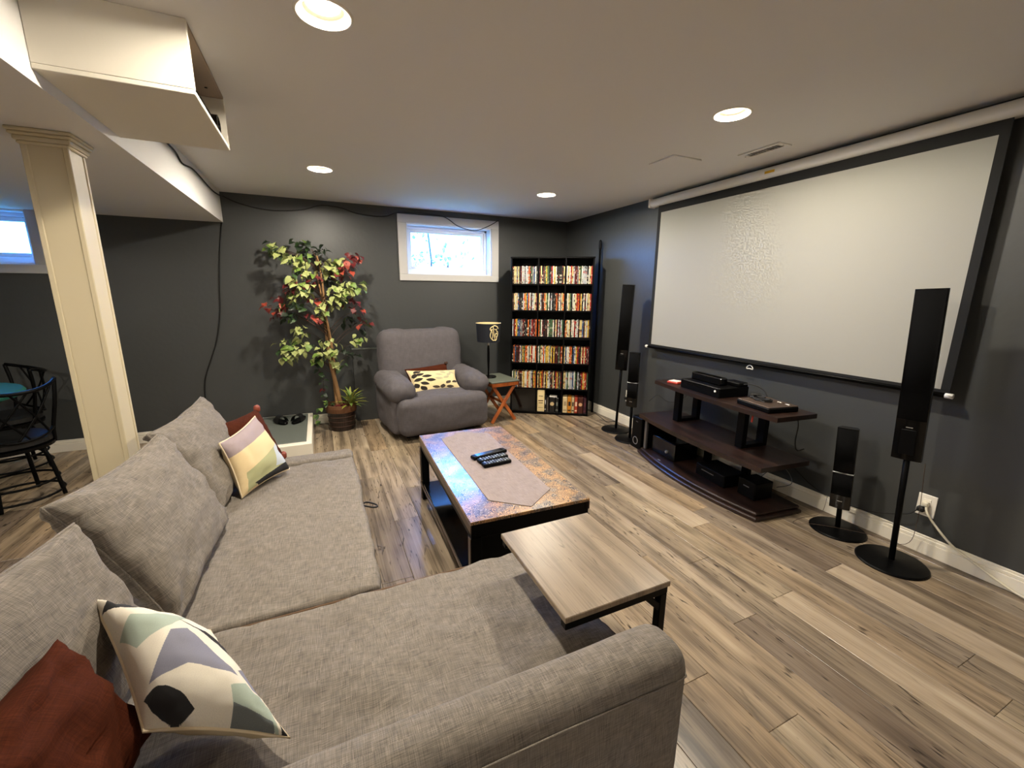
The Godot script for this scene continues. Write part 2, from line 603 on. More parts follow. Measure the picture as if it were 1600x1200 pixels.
func pillow_prints() -> void:
	var cream := Color(0.87, 0.84, 0.78)
	var ink := Color(0.13, 0.13, 0.14)
	var sage := Color(0.64, 0.69, 0.64)
	var blue := Color(0.5, 0.5, 0.56)
	var v := func(l: Array):
		var o := []
		for k in range(0, l.size(), 2): o.append(Vector2(l[k], l[k + 1]))
		return o
	cloth_print("print_geometric", print_image(320, cream, [
		[ink, v.call([0.0, 0.16, 0.1, 0.05, 0.42, 0.0, 0.3, 0.12])],
		[sage, v.call([0.02, 0.42, 0.2, 0.24, 0.75, 0.1, 0.5, 0.3, 0.12, 0.52])],
		[blue, v.call([0.1, 0.78, 0.46, 0.36, 0.62, 0.3, 0.82, 0.66, 0.45, 0.64])],
		[ink, v.call([0.6, 0.2, 0.98, 0.3, 0.98, 0.42])],
		[ink, Vector2(0.2, 0.9), Vector2(0.17, 0.1), 0.25],
		[blue, v.call([0.86, 0.6, 1.0, 0.52, 1.0, 0.74, 0.9, 0.72])],
		[sage, v.call([0.62, 0.98, 0.7, 0.76, 0.86, 0.7, 0.97, 0.85, 0.93, 1.0])],
		[Color(0.4, 0.42, 0.42), v.call([0.6, 1.0, 0.66, 0.88, 0.92, 0.94, 0.9, 1.0])],
		[ink, v.call([0.95, 1.0, 1.0, 0.88, 1.0, 1.0])]]))
	cloth_print("print_bands", print_image(320, Color(0.86, 0.77, 0.6), [
		[Color(0.6, 0.54, 0.55), v.call([0.0, 0.0, 1.0, 0.0, 1.0, 0.24, 0.0, 0.3])],
		[Color(0.66, 0.66, 0.5), v.call([0.08, 0.98, 0.1, 0.66, 1.0, 0.5, 1.0, 0.86])],
		[Color(0.74, 0.77, 0.8), v.call([0.66, 0.84, 0.8, 0.54, 1.0, 0.48, 1.0, 0.88])],
		[ink, v.call([0.2, 0.9, 1.0, 0.86, 1.0, 1.0, 0.3, 0.99])]]))
	var leaves := []
	var brown := Color(0.12, 0.09, 0.07)
	for k in [[0.08, 0.3, 1.9], [0.17, 0.12, 2.5], [0.2, 0.26, 2.7], [0.34, 0.36, 3.1], [0.14, 0.48, 2.9], [0.4, 0.54, 3.4], [0.26, 0.66, 3.7], [0.22, 0.84, 4.1], [0.08, 0.7, 4.4]]:
		leaves.append([brown, Vector2(k[0], k[1]), Vector2(0.11, 0.062), k[2]])
	for k in [[0.48, 0.86, 0.5], [0.62, 0.86, 1.8], [0.76, 0.7, 2.2], [0.92, 0.68, 2.6], [0.78, 0.9, 0.2]]:
		leaves.append([Color(0.24, 0.2, 0.17), Vector2(k[0], k[1]), Vector2(0.09, 0.055), k[2]])
	for k in [[0.6, 0.3, 0.4], [0.7, 0.18, 1.0], [0.82, 0.3, 2.0], [0.74, 0.45, 2.4], [0.9, 0.2, 0.8], [0.58, 0.5, 0.2]]:
		leaves.append([Color(0.68, 0.66, 0.54), Vector2(k[0], k[1]), Vector2(0.09, 0.05), k[2]])
	cloth_print("print_leaves", print_image(320, Color(0.85, 0.78, 0.6), leaves))

# ---------- the room ----------
func room() -> void:
	var x0 := -6.7
	var z1 := 7.2
	var fl := struct("floor", boxes([span(Vector3(x0 - 0.2, -0.15, -0.3), Vector3(0.2, -0.012, z1 + 0.2))], 0.0), M.soil)
	tag(fl, "grey brown wood plank floor running towards the back wall", "floor")
	# planks, 152 mm wide; the ends that the photo shows are set, the rest fall at random
	var ends := {4: 3.785, 6: 3.195, 7: 3.81, 9: 3.84, 3: 4.6, 5: 4.35, 8: 4.75, 10: 3.3}
	var fixed := {"4a": 5, "4b": 10, "6a": 10, "6b": 2, "7b": 10, "9a": 0, "9b": 5, "3a": 7, "3b": 1, "5a": 4}
	var k := 0
	var x := -0.072 + 0.152
	while x > x0:
		var hi := minf(x, -0.002)
		var lo := maxf(x - 0.152, x0)
		var z: float = fmod(ends.get(k, rng.randf() * 1.3 + 2.6), 1.3) - 1.3
		while z < z1:
			var a := maxf(z, 0.0)
			var b := minf(z + 1.3, z1)
			if b - a > 0.02:
				var pick := rng.randi() % 8
				var key := "%d%s" % [k, "a" if absf(b - ends.get(k, -9.0)) < 0.02 else "b" if absf(a - ends.get(k, -9.0)) < 0.02 else "-"]
				if fixed.has(key): pick = fixed[key]
				part("plank", box(Vector3(hi - lo - 0.0012, 0.012, b - a - 0.0012), 0.0012), M.plank_light if pick == 10 else M["plank_%d" % pick], fl, Vector3((lo + hi) / 2, -0.006, (a + b) / 2))
			z += 1.3
		x -= 0.152
		k += 1
	for q in [["ceiling", Vector3(-3.724, H, -0.3), Vector3(0.2, H + 0.2, z1 + 0.2), "white painted drywall ceiling with round recessed lights"], ["bulkhead", Vector3(x0 - 0.2, 2.033, -0.02), Vector3(-3.724, H + 0.2, z1 + 0.2), "lowered white ceiling bulkhead over the games table side"]]:
		var cs := CSGCombiner3D.new()
		cs.name = q[0]
		add_child(cs)
		tag(cs, q[3], "ceiling", "", "structure")
		var slab := CSGBox3D.new()
		slab.name = "slab"
		slab.size = q[2] - q[1]
		slab.position = (q[1] + q[2]) / 2.0
		slab.material = M.ceiling_paint
		cs.add_child(slab)
		for l in LAMPS:
			if (l[0] > -3.724) == (q[0] == "ceiling"):
				var hole := CSGCylinder3D.new()
				hole.name = "hole"
				hole.operation = CSGShape3D.OPERATION_SUBTRACTION
				hole.radius = 0.084
				hole.height = 0.14
				hole.sides = 40
				hole.material = M.trim_white
				hole.position = Vector3(l[0], q[1].y, l[1])
				cs.add_child(hole, true)
	# back wall with two window openings
	var t := -0.27
	var top := H + 0.1
	tag(struct("wall_back", boxes([
		span(Vector3(x0 - 0.2, -0.1, t), Vector3(0.2, 1.611, 0)), span(Vector3(x0 - 0.2, 1.611, t), Vector3(-6.05, top, 0)), span(Vector3(-5.06, 1.611, t), Vector3(-2.045, top, 0)), span(Vector3(-1.052, 1.611, t), Vector3(0.2, top, 0)),
		span(Vector3(-2.045, 2.15, t), Vector3(-1.052, top, 0)), span(Vector3(-6.05, 2.15, t), Vector3(-5.06, top, 0))], 0.0), M.wall_paint), "charcoal painted back wall with two small high windows", "wall")
	tag(struct("wall_right", boxes([span(Vector3(0, -0.1, -0.27), Vector3(0.2, top, z1 + 0.2))], 0.0), M.wall_paint), "charcoal painted wall behind the projection screen", "wall")
	tag(struct("wall_left", boxes([span(Vector3(x0 - 0.2, -0.1, -0.27), Vector3(x0, top, z1 + 0.2))], 0.0), M.wall_paint), "charcoal painted wall beyond the games table", "wall")
	tag(struct("wall_front", boxes([span(Vector3(x0 - 0.2, -0.1, z1), Vector3(0.2, top, z1 + 0.2))], 0.0), M.ceiling_paint), "pale painted wall opposite the high windows", "wall")
	# skirting: a tall board with a moulded top
	var board := func(lo: Vector3, hi: Vector3, along_x: bool):
		var st := new_st()
		var c := (lo + hi) / 2.0
		var l := hi - lo
		add_box(st, Vector3(l.x, 0.072, l.z), Transform3D(Basis(), Vector3(c.x, 0.036, c.z)), 0.001)
		var thin := 0.7
		for q in [[0.072, 0.02, 0.72], [0.092, 0.013, 0.45]]:
			var s: Vector3 = Vector3(l.x, q[1], l.z * q[2]) if along_x else Vector3(l.x * q[2], q[1], l.z)
			var off: Vector3 = Vector3(0, 0, -(l.z - s.z) / 2) if along_x else Vector3((l.x - s.x) / 2, 0, 0)
			add_box(st, s, Transform3D(Basis(), Vector3(c.x, q[0] + q[1] / 2, c.z) + off), 0.003)
		return done(st)
	tag(struct("baseboard_right", board.call(Vector3(-0.016, 0, 0.0), Vector3(0, 0, z1), false), M.white_paint), "white moulded baseboard under the projection screen wall", "baseboard")
	for q in [[x0, -3.76, "white moulded baseboard beside the white column"], [-3.125, -2.7, "short white baseboard between the low platform and potted tree"], [-2.0, 0.0, "white moulded baseboard behind the grey recliner"]]:
		tag(struct("baseboard_back", board.call(Vector3(q[0], 0, 0), Vector3(q[1], 0, 0.016), true), M.white_paint), q[2], "baseboard")
	# boxed-out panel low on the back wall
	var pn := struct("wall_panel", boxes([span(Vector3(-2.69, 0, 0), Vector3(-2.0, 0.795, 0.06))], 0.003), M.wall_paint)
	tag(pn, "low boxed-out charcoal panel on the wall behind the recliner", "wall panel")
	part("ledge_cap", boxes([span(Vector3(-2.695, 0.795, 0), Vector3(-1.995, 0.812, 0.066))], 0.004), M.slate, pn)
	# white column under the bulkhead
	var col := thing("column", "white square column with stepped capital under the bulkhead", "column", Vector3(-3.937, 0, 2.325))
	col.set_meta("kind", "structure")
	var st := new_st()
	add_box(st, Vector3(0.137, 1.99, 0.137), Transform3D(Basis(), Vector3(0, 0.995, 0)), 0.004)
	for sx in [-1, 1]:
		for sz in [-1, 1]:
			add_box(st, Vector3(0.02, 1.99, 0.02), Transform3D(Basis(), Vector3(sx * 0.0625, 0.995, sz * 0.0625)), 0.003)
	part("shaft", done(st), M.column_paint, col)
	var cp := new_st()
	for q in [[0.158, 1.982, 0.012], [0.172, 1.997, 0.018], [0.188, 2.012, 0.012], [0.2, 2.0255, 0.014]]:
		add_box(cp, Vector3(q[0], q[2], q[0]), Transform3D(Basis(), Vector3(0, q[1], 0)), 0.004)
	part("capital", done(cp), M.column_paint, col)
	var bs := new_st()
	add_box(bs, Vector3(0.17, 0.1, 0.17), Transform3D(Basis(), Vector3(0, 0.05, 0)), 0.006)
	part("plinth", done(bs), M.column_paint, col)
	# projector box hung on ceiling and bulkhead
	var pb := thing("projector_box", "white open-sided projector box fixed between ceiling and bulkhead", "projector box", Vector3(-3.517, 2.072, 2.605))
	var w := 0.413
	part("bottom_panel", boxes([span(Vector3(-w / 2, 0, -0.325), Vector3(w / 2, 0.016, 0.325))], 0.002), M.white_paint, pb)
	part("front_panel", boxes([span(Vector3(-w / 2, 0.016, 0.309), Vector3(w / 2, 0.228, 0.325))], 0.002), M.white_paint, pb)
	part("rear_panel", boxes([span(Vector3(-w / 2, 0.016, -0.325), Vector3(w / 2, 0.228, -0.309))], 0.002), M.white_paint, pb)
	part("top_panel", boxes([span(Vector3(-w / 2, 0.216, -0.309), Vector3(w / 2, 0.228, 0.309))], 0.001), M.raw_board, pb)
	for z in [0.1, -0.2]:
		part("screw", lathe([Vector2(0, -0.003), Vector2(0.006, -0.002), Vector2(0.006, 0), Vector2(0, 0)], 10), M.black_metal, pb, Vector3(0.16, 0.2158, z))
	var pj := thing("projector", "dark grey projector with round lens inside the white ceiling box", "projector", Vector3(-3.475, 2.0885, 2.53))
	part("body", box(Vector3(0.26, 0.09, 0.32), 0.012), M.grille_cloth, pj, Vector3(0, 0.05, 0))
	for s in [-0.09, 0.09]: part("foot", box(Vector3(0.02, 0.006, 0.24), 0.001), M.black_plastic, pj, Vector3(s, 0.003, 0))
	part("lens", lathe([Vector2(0, 0), Vector2(0.04, 0), Vector2(0.04, 0.022), Vector2(0.033, 0.024), Vector2(0.03, 0.012), Vector2(0, 0.016)], 24, false), M.black_gloss, pj, Vector3(0.129, 0.05, -0.11), Vector3(0, 0, -PI / 2))
	# platform against the back wall
	var pf := thing("step_platform", "low white-framed platform with grey slate top by the back wall", "platform", Vector3(-3.44, 0, 0.55))
	part("frame", boxes([span(Vector3(-0.31, 0, 0.42), Vector3(0.31, 0.135, 0.49)), span(Vector3(-0.31, 0, -0.53), Vector3(0.31, 0.135, -0.5)), span(Vector3(0.265, 0, -0.5), Vector3(0.31, 0.135, 0.42)), span(Vector3(-0.31, 0, -0.5), Vector3(-0.265, 0.135, 0.42))], 0.004), M.white_paint, pf)
	part("slab", boxes([span(Vector3(-0.264, 0.0, -0.499), Vector3(0.264, 0.14, 0.419))], 0.004), M.slate, pf)

func windows() -> void:
	var i := 0
	for q in [[-2.045, -1.052, 1.611, 2.15, 0.093, "high white-cased basement window above the recliner"], [-6.05, -5.06, 1.611, 2.033, 0.09, "high white-cased window above the games table"]]:
		i += 1
		var w := Node3D.new()
		w.name = "window_%d" % i
		w.position = Vector3((q[0] + q[1]) / 2, q[2], 0)
		add_child(w)
		tag(w, q[5], "window", "", "structure")
		var hw: float = (q[1] - q[0]) / 2
		var hh: float = q[3] - q[2]
		var c: float = q[4]
		var tall := i == 1
		var rows := [span(Vector3(-hw - c, -0.072, 0.0), Vector3(hw + c, 0, 0.02)), span(Vector3(-hw - c, 0, 0.0), Vector3(-hw, hh, 0.02)), span(Vector3(hw, 0, 0.0), Vector3(hw + c, hh, 0.02))]
		if tall: rows.append(span(Vector3(-hw - c, hh, 0.0), Vector3(hw + c, hh + 0.086, 0.02)))
		part("casing", boxes(rows, 0.003), M.casing_paint, w)
		part("jamb", boxes([span(Vector3(-hw, 0, -0.2), Vector3(-hw + 0.012, hh, 0.001)), span(Vector3(hw - 0.012, 0, -0.2), Vector3(hw, hh, 0.001)), span(Vector3(-hw, 0, -0.2), Vector3(hw, 0.012, 0.001)), span(Vector3(-hw, hh - 0.012, -0.2), Vector3(hw, hh, 0.001))], 0.001), M.white_vinyl, w)
		var a := hw - 0.012
		var lo := 0.012
		var hi := hh - 0.012
		part("frame", boxes([span(Vector3(-a, lo, -0.2), Vector3(-a + 0.028, hi, -0.12)), span(Vector3(a - 0.028, lo, -0.2), Vector3(a, hi, -0.12)), span(Vector3(-a, lo, -0.2), Vector3(a, lo + 0.05, -0.12)), span(Vector3(-a, hi - 0.028, -0.2), Vector3(a, hi, -0.12))], 0.003), M.white_vinyl, w)
		var sash := part("sash", boxes([span(Vector3(-a + 0.028, lo + 0.05, -0.18), Vector3(-a + 0.066, hi - 0.028, -0.14)), span(Vector3(a - 0.066, lo + 0.05, -0.18), Vector3(a - 0.028, hi - 0.028, -0.14)), span(Vector3(-a + 0.066, lo + 0.05, -0.18), Vector3(a - 0.066, lo + 0.085, -0.14)), span(Vector3(-a + 0.066, hi - 0.066, -0.18), Vector3(a - 0.066, hi - 0.028, -0.14))], 0.004), M.white_vinyl, w)
		part("pane", boxes([span(Vector3(-a + 0.05, lo + 0.07, -0.163), Vector3(a - 0.05, hi - 0.05, -0.157))], 0.0), M.glass, sash)
		part("latch", boxes([span(Vector3(-0.012, lo + 0.08, -0.14), Vector3(0.012, lo + 0.105, -0.125)), span(Vector3(-0.005, lo + 0.09, -0.13), Vector3(0.005, lo + 0.11, -0.115))], 0.002), M.grey_metal, w)

func downlights() -> void:
	for q in LAMPS:
		var t := thing("downlight", q[2], "ceiling light", Vector3(q[0], H if q[0] > -3.7 else 2.033, q[1]), 0.0, "recessed ceiling lights")
		part("trim", lathe([Vector2(0.079, 0.0), Vector2(0.08, -0.004), Vector2(0.09, -0.003), Vector2(0.093, 0.0)], 40, true), M.trim_white, t)
		part("reflector", lathe([Vector2(0.052, 0.024), Vector2(0.066, 0.013), Vector2(0.08, -0.003), Vector2(0.083, -0.002), Vector2(0.083, 0.032), Vector2(0.052, 0.032)], 40), M.trim_white, t)
		part("bulb", lathe([Vector2(0, 0.0175), Vector2(0.03, 0.018), Vector2(0.048, 0.02), Vector2(0.053, 0.024), Vector2(0.053, 0.034), Vector2(0, 0.034)], 32, true), M.bulb_glow, t)
		var l := AreaLight3D.new()
		l.name = "lamp_glow"
		l.position = Vector3(0, 0.015, 0)
		l.rotation.x = -PI / 2
		l.area_size = Vector2(0.08, 0.08)
		l.area_range = 14.0
		l.area_attenuation = 2.0
		l.light_color = Color(1.0, 0.955, 0.875)
		l.light_energy = LAMP * 0.62 * (0.15 if q[1] > 6.0 else 0.5 if q[1] > 5.0 else 1.0)
		l.shadow_enabled = true
		t.add_child(l)
		var w := SpotLight3D.new()
		w.name = "lamp_spread"
		w.position = Vector3(0, 0.012, 0)
		w.rotation.x = -PI / 2
		w.spot_angle = 88.0
		w.spot_angle_attenuation = 0.1
		w.spot_range = 14.0
		w.spot_attenuation = 2.0
		w.light_size = 0.04
		w.light_color = l.light_color
		w.light_energy = LAMP * 0.38 * (0.15 if q[1] > 6.0 else 0.5 if q[1] > 5.0 else 1.0)
		w.shadow_enabled = true
		t.add_child(w)

func screen() -> void:
	var t := thing("projection_screen", "large white pull-down projection screen with a black border", "projection screen", Vector3(-0.06, 0, 2.79))
	# case: a rounded tube with end caps
	var st := new_st(true)
	var prof := []
	for k in 13:
		var a := PI / 2 + PI * k / 12.0
		prof.append(Vector2(cos(a) * 0.036, 2.238 + sin(a) * 0.036))
	prof.append(Vector2(0.036, 2.202)); prof.append(Vector2(0.036, 2.274))
	for k in prof.size():
		var a: Vector2 = prof[k]
		var b: Vector2 = prof[(k + 1) % prof.size()]
		st.set_smooth_group(0 if k < 12 else -1)
		quad(st, Vector3(a.x, a.y, 1.19), Vector3(a.x, a.y, -1.19), Vector3(b.x, b.y, -1.19), Vector3(b.x, b.y, 1.19))
	part("case", done(st), M.case_white, t)
	for z in [-1.2, 1.2]:
		part("end_cap", box(Vector3(0.078, 0.082, 0.022), 0.012), M.case_white, t, Vector3(-0.001, 2.238, z))
	part("sticker", box(Vector3(0.002, 0.016, 0.07), 0.0), M.sticker_yellow, t, Vector3(-0.037, 2.236, -0.03))
	var zs := [-1.07, 1.062]
	part("border", boxes([span(Vector3(-0.002, 2.141, -1.108), Vector3(0.001, 2.21, 1.1)), span(Vector3(-0.002, 0.935, -1.108), Vector3(0.001, 2.141, zs[0])), span(Vector3(-0.002, 0.935, zs[1]), Vector3(0.001, 2.141, 1.1)), span(Vector3(-0.002, 0.918, -1.108), Vector3(0.001, 0.937, 1.1))], 0.0), M.screen_black, t)
	part("screen_cloth", boxes([span(Vector3(-0.0018, 0.937, zs[0]), Vector3(0.0008, 2.141, zs[1]))], 0.0), M.screen_cloth, t)
	part("bottom_bar", tube([Vector3(0, 0.908, -1.115), Vector3(0, 0.908, 1.09)], 0.013, 12), M.black_plastic, t)
	for z in [-1.125, 1.1]:
		part("bar_end", tube([Vector3(0, 0.908, z - 0.015), Vector3(0, 0.908, z + 0.015)], 0.014, 12), M.case_white, t)
	var pts := []
	for k in 15:
		var a := TAU * k / 14.0
		pts.append(Vector3(0, 0.874 + sin(a) * 0.013 - 0.006 * cos(a * 2), -0.015 + cos(a) * 0.026))
	part("pull_handle", tube(pts, 0.004, 6), M.case_white, t)

# ---------- seating ----------
func sofa() -> void:
	var t := thing("sectional_sofa", "grey linen sectional sofa with chaise and low padded arm", "sofa", Vector3(-3.3, 0, 3.2))
	var o := t.position
	var at := func(lo: Vector3, hi: Vector3): return (lo + hi) / 2 - o
	var lo := Vector3(-3.85, 0.05, 2.3); var hi := Vector3(-2.875, 0.31, 3.56)
	part("base", soft_box(hi - lo, 0.02, Vector3.ZERO, 0.0, 6, 2), M.linen, t, at.call(lo, hi))
	lo = Vector3(-3.85, 0.05, 3.565); hi = Vector3(-2.28, 0.29, 4.18)
	part("chaise_base", soft_box(hi - lo, 0.02, Vector3.ZERO, 0.0, 6, 2), M.linen, t, at.call(lo, hi))
	lo = Vector3(-3.85, 0.27, 2.285); hi = Vector3(-2.86, 0.44, 3.552)
	var seat := part("seat_cushion", soft_box(hi - lo, 0.022, Vector3(0.004, 0.012, 0.0), 0.013, 5.0, 34, 4), M.linen, t, at.call(lo, hi))
	lo = Vector3(-3.85, 0.27, 3.556); hi = Vector3(-2.262, 0.44, 4.19)
	var ch := part("chaise_cushion", soft_box(hi - lo, 0.022, Vector3(0.004, 0.012, 0.0), 0.016, 5.0, 40, 9), M.linen, t, at.call(lo, hi))
	part("piping", tube([Vector3(-0.78, 0.068, -0.315), Vector3(0.0, 0.07, -0.3155), Vector3(0.785, 0.068, -0.315)], 0.005, 6), M.seam_brown, ch)
	lo = Vector3(-3.87, 0.05, 2.15); hi = Vector3(-2.862, 0.445, 2.285)
	part("end_panel", soft_box(hi - lo, 0.03, Vector3.ZERO, 0.002, 6, 12), M.linen, t, at.call(lo, hi))
	lo = Vector3(-3.87, 0.03, 4.165); hi = Vector3(-2.258, 0.612, 4.31)
	var arm := part("armrest", soft_box(hi - lo, 0.055, Vector3(0, 0.012, 0.004), 0.003, 4, 22), M.linen, t, at.call(lo, hi))
	part("piping", tube(curve([Vector3(-0.79, 0.27, 0.07), Vector3(0.0, 0.262, 0.0735), Vector3(0.45, 0.252, 0.0735), Vector3(0.74, 0.236, 0.0725), Vector3(0.785, 0.232, 0.06), Vector3(0.8035, 0.23, 0.02), Vector3(0.8035, 0.23, -0.05)]), 0.0025, 6), M.linen, arm)
	lo = Vector3(-3.88, 0.03, 2.2); hi = Vector3(-3.75, 0.47, 4.28)
	part("backrest", soft_box(hi - lo, 0.05, Vector3.ZERO, 0.002, 6, 10), M.linen, t, at.call(lo, hi))
	for q in [Vector3(-3.8, 0, 2.26), Vector3(-2.95, 0, 2.22), Vector3(-2.55, 0, 3.66), Vector3(-2.55, 0, 4.22), Vector3(-3.8, 0, 4.22)]:
		part("foot", lathe([Vector2(0, 0), Vector2(0.02, 0), Vector2(0.026, 0.055), Vector2(0, 0.055)], 14), M.black_plastic, t, q - o)
	part("pull_strap", tube(curve([Vector3(-2.858, 0.3, 2.66), Vector3(-2.83, 0.302, 2.655), Vector3(-2.79, 0.298, 2.69), Vector3(-2.785, 0.294, 2.712), Vector3(-2.81, 0.296, 2.71), Vector3(-2.858, 0.3, 2.675)]), 0.0045, 6), M.cable_black, t, -o)

func cushions() -> void:
	# three loose back cushions leaning on the backrest
	var v := func(l: Array):
		var o := []
		for k in range(0, l.size(), 3): o.append(Vector3(l[k], l[k + 1], l[k + 2]))
		return o
	for q in [["grey linen back cushion at the platform end of the sofa", [-3.64, 0.855, 2.84, -3.605, 0.848, 2.16, -3.45, 0.45, 2.2, -3.45, 0.45, 2.84], 3], ["grey linen back cushion between the two others on the sofa", [-3.66, 0.872, 3.5, -3.6, 0.858, 2.87, -3.42, 0.45, 2.87, -3.44, 0.45, 3.51], 7], ["grey linen back cushion behind the rust brown pillow and sofa arm", [-3.72, 0.885, 4.22, -3.585, 0.84, 3.55, -3.46, 0.45, 3.55, -3.58, 0.45, 4.18], 12]]:
		var t := pillow_thing("back_cushion", q[0], v.call(q[1]), 0.17 if q[2] != 12 else 0.14, M.linen_cushion, M.linen_cushion, M.linen, q[2], 0.3, 0.016)
		t.set_meta("group", "grey back cushions along the sofa")
	pillow_thing("throw_pillow", "cream throw pillow with black, sage and grey geometric shapes", [Vector3(-3.525, 0.7, 3.68), Vector3(-3.29, 0.6, 3.77), Vector3(-3.115, 0.49, 4.03), Vector3(-3.365, 0.562, 3.965)], 0.17, M.print_geometric, M.pillow_back, M.pillow_edge, 5)
	pillow_thing("throw_pillow", "plain rust brown throw pillow behind the cream geometric pillow", [Vector3(-3.55, 0.75, 4.16), Vector3(-3.505, 0.74, 3.86), Vector3(-3.39, 0.47, 3.88), Vector3(-3.44, 0.47, 4.15)], 0.12, M.brown_cloth, M.brown_cloth, null, 8, 0.42, 0.02)
	pillow_thing("throw_pillow", "cream throw pillow with lilac, sage and black bands", [Vector3(-3.45, 0.725, 2.65), Vector3(-3.345, 0.75, 2.31), Vector3(-3.2, 0.465, 2.42), Vector3(-3.385, 0.46, 2.69)], 0.12, M.print_bands, M.pillow_back, M.pillow_edge, 11)
	var t := pillow_thing("throw_pillow", "brown throw pillow with knotted corners behind the banded pillow", [Vector3(-3.56, 0.72, 2.34), Vector3(-3.36, 0.74, 2.1), Vector3(-3.24, 0.48, 2.23), Vector3(-3.46, 0.46, 2.46)], 0.14, M.brown_cloth, M.brown_cloth, null, 14)
	for q in [Vector3(-3.56, 0.72, 2.34), Vector3(-3.36, 0.74, 2.1), Vector3(-3.24, 0.48, 2.23)]:
		part("tassel", soft_box(Vector3(0.035, 0.045, 0.035), 0.016, Vector3.ZERO, 0.004, 30, 2), M.terracotta, t, q - t.position)

func recliner() -> void:
	var t := thing("recliner", "overstuffed recliner in a grey stretch cover against the back wall", "armchair", Vector3(-1.955, 0, 0.55), 0.12)
	var f = M.stretch_cover
	part("base", box(Vector3(0.74, 0.07, 0.6), 0.01), M.black_plastic, t, Vector3(0, 0.036, -0.02))
	part("body", soft_box(Vector3(0.9, 0.27, 0.7), 0.05, Vector3.ZERO, 0.004, 4, 8), f, t, Vector3(0, 0.2, -0.04))
	part("seat", soft_box(Vector3(0.62, 0.22, 0.7), 0.07, Vector3(0, 0.03, 0.0), 0.008, 4, 14), f, t, Vector3(0, 0.315, 0.07))
	part("footrest", soft_box(Vector3(0.92, 0.35, 0.2), 0.065, Vector3(0.01, 0.02, 0.02), 0.01, 4, 16, 5), f, t, Vector3(0, 0.235, 0.34))
	var bk := part("backrest", soft_box(Vector3(0.9, 0.72, 0.26), 0.1, Vector3(0.02, 0.0, 0.05), 0.01, 3.5, 18, 6), f, t, Vector3(0.0, 0.665, -0.29), Vector3(-0.2, 0, 0))
	for s in [-1, 1]:
		part("head_wing", soft_box(Vector3(0.3, 0.2, 0.2), 0.095, Vector3(0, 0.01, 0.02), 0.004, 4, 8, 3), f, bk, Vector3(s * 0.27, 0.262, 0.01))
	for s in [-1, 1]:
		var a := part("armrest", soft_box(Vector3(0.27, 0.2, 0.66), 0.095, Vector3(0.015, 0.03, 0.02), 0.012, 5, 16, 4 + s), f, t, Vector3(s * 0.4, 0.49, 0.02), Vector3(0.08, 0, 0))
		part("arm_panel", soft_box(Vector3(0.17, 0.42, 0.64), 0.05, Vector3(0.015, 0, 0.01), 0.012, 5, 12, 7 + s), f, t, Vector3(s * 0.42, 0.26, -0.03))
	var w := func(l: Vector3): return t.transform * l
	pillow_thing("throw_pillow", "cream oblong throw pillow with brown leaf print on the recliner", [Vector3(-2.215, 0.625, 0.58), Vector3(-1.7, 0.595, 0.56), Vector3(-1.69, 0.425, 0.72), Vector3(-2.185, 0.4, 0.74)], 0.12, M.print_leaves, M.pillow_back, M.pillow_edge, 17)
	var b := pillow_thing("throw_pillow", "rust brown throw pillow tucked behind the leaf print pillow", [Vector3(-2.22, 0.625, 0.49), Vector3(-1.76, 0.66, 0.46), Vector3(-1.72, 0.46, 0.56), Vector3(-2.2, 0.45, 0.58)], 0.09, M.brown_cloth, M.brown_cloth, null, 19)
	part("tassel", soft_box(Vector3(0.04, 0.03, 0.03), 0.013, Vector3.ZERO, 0.004, 30, 2), M.twig, b, Vector3(-1.77, 0.665, 0.475) - b.position)

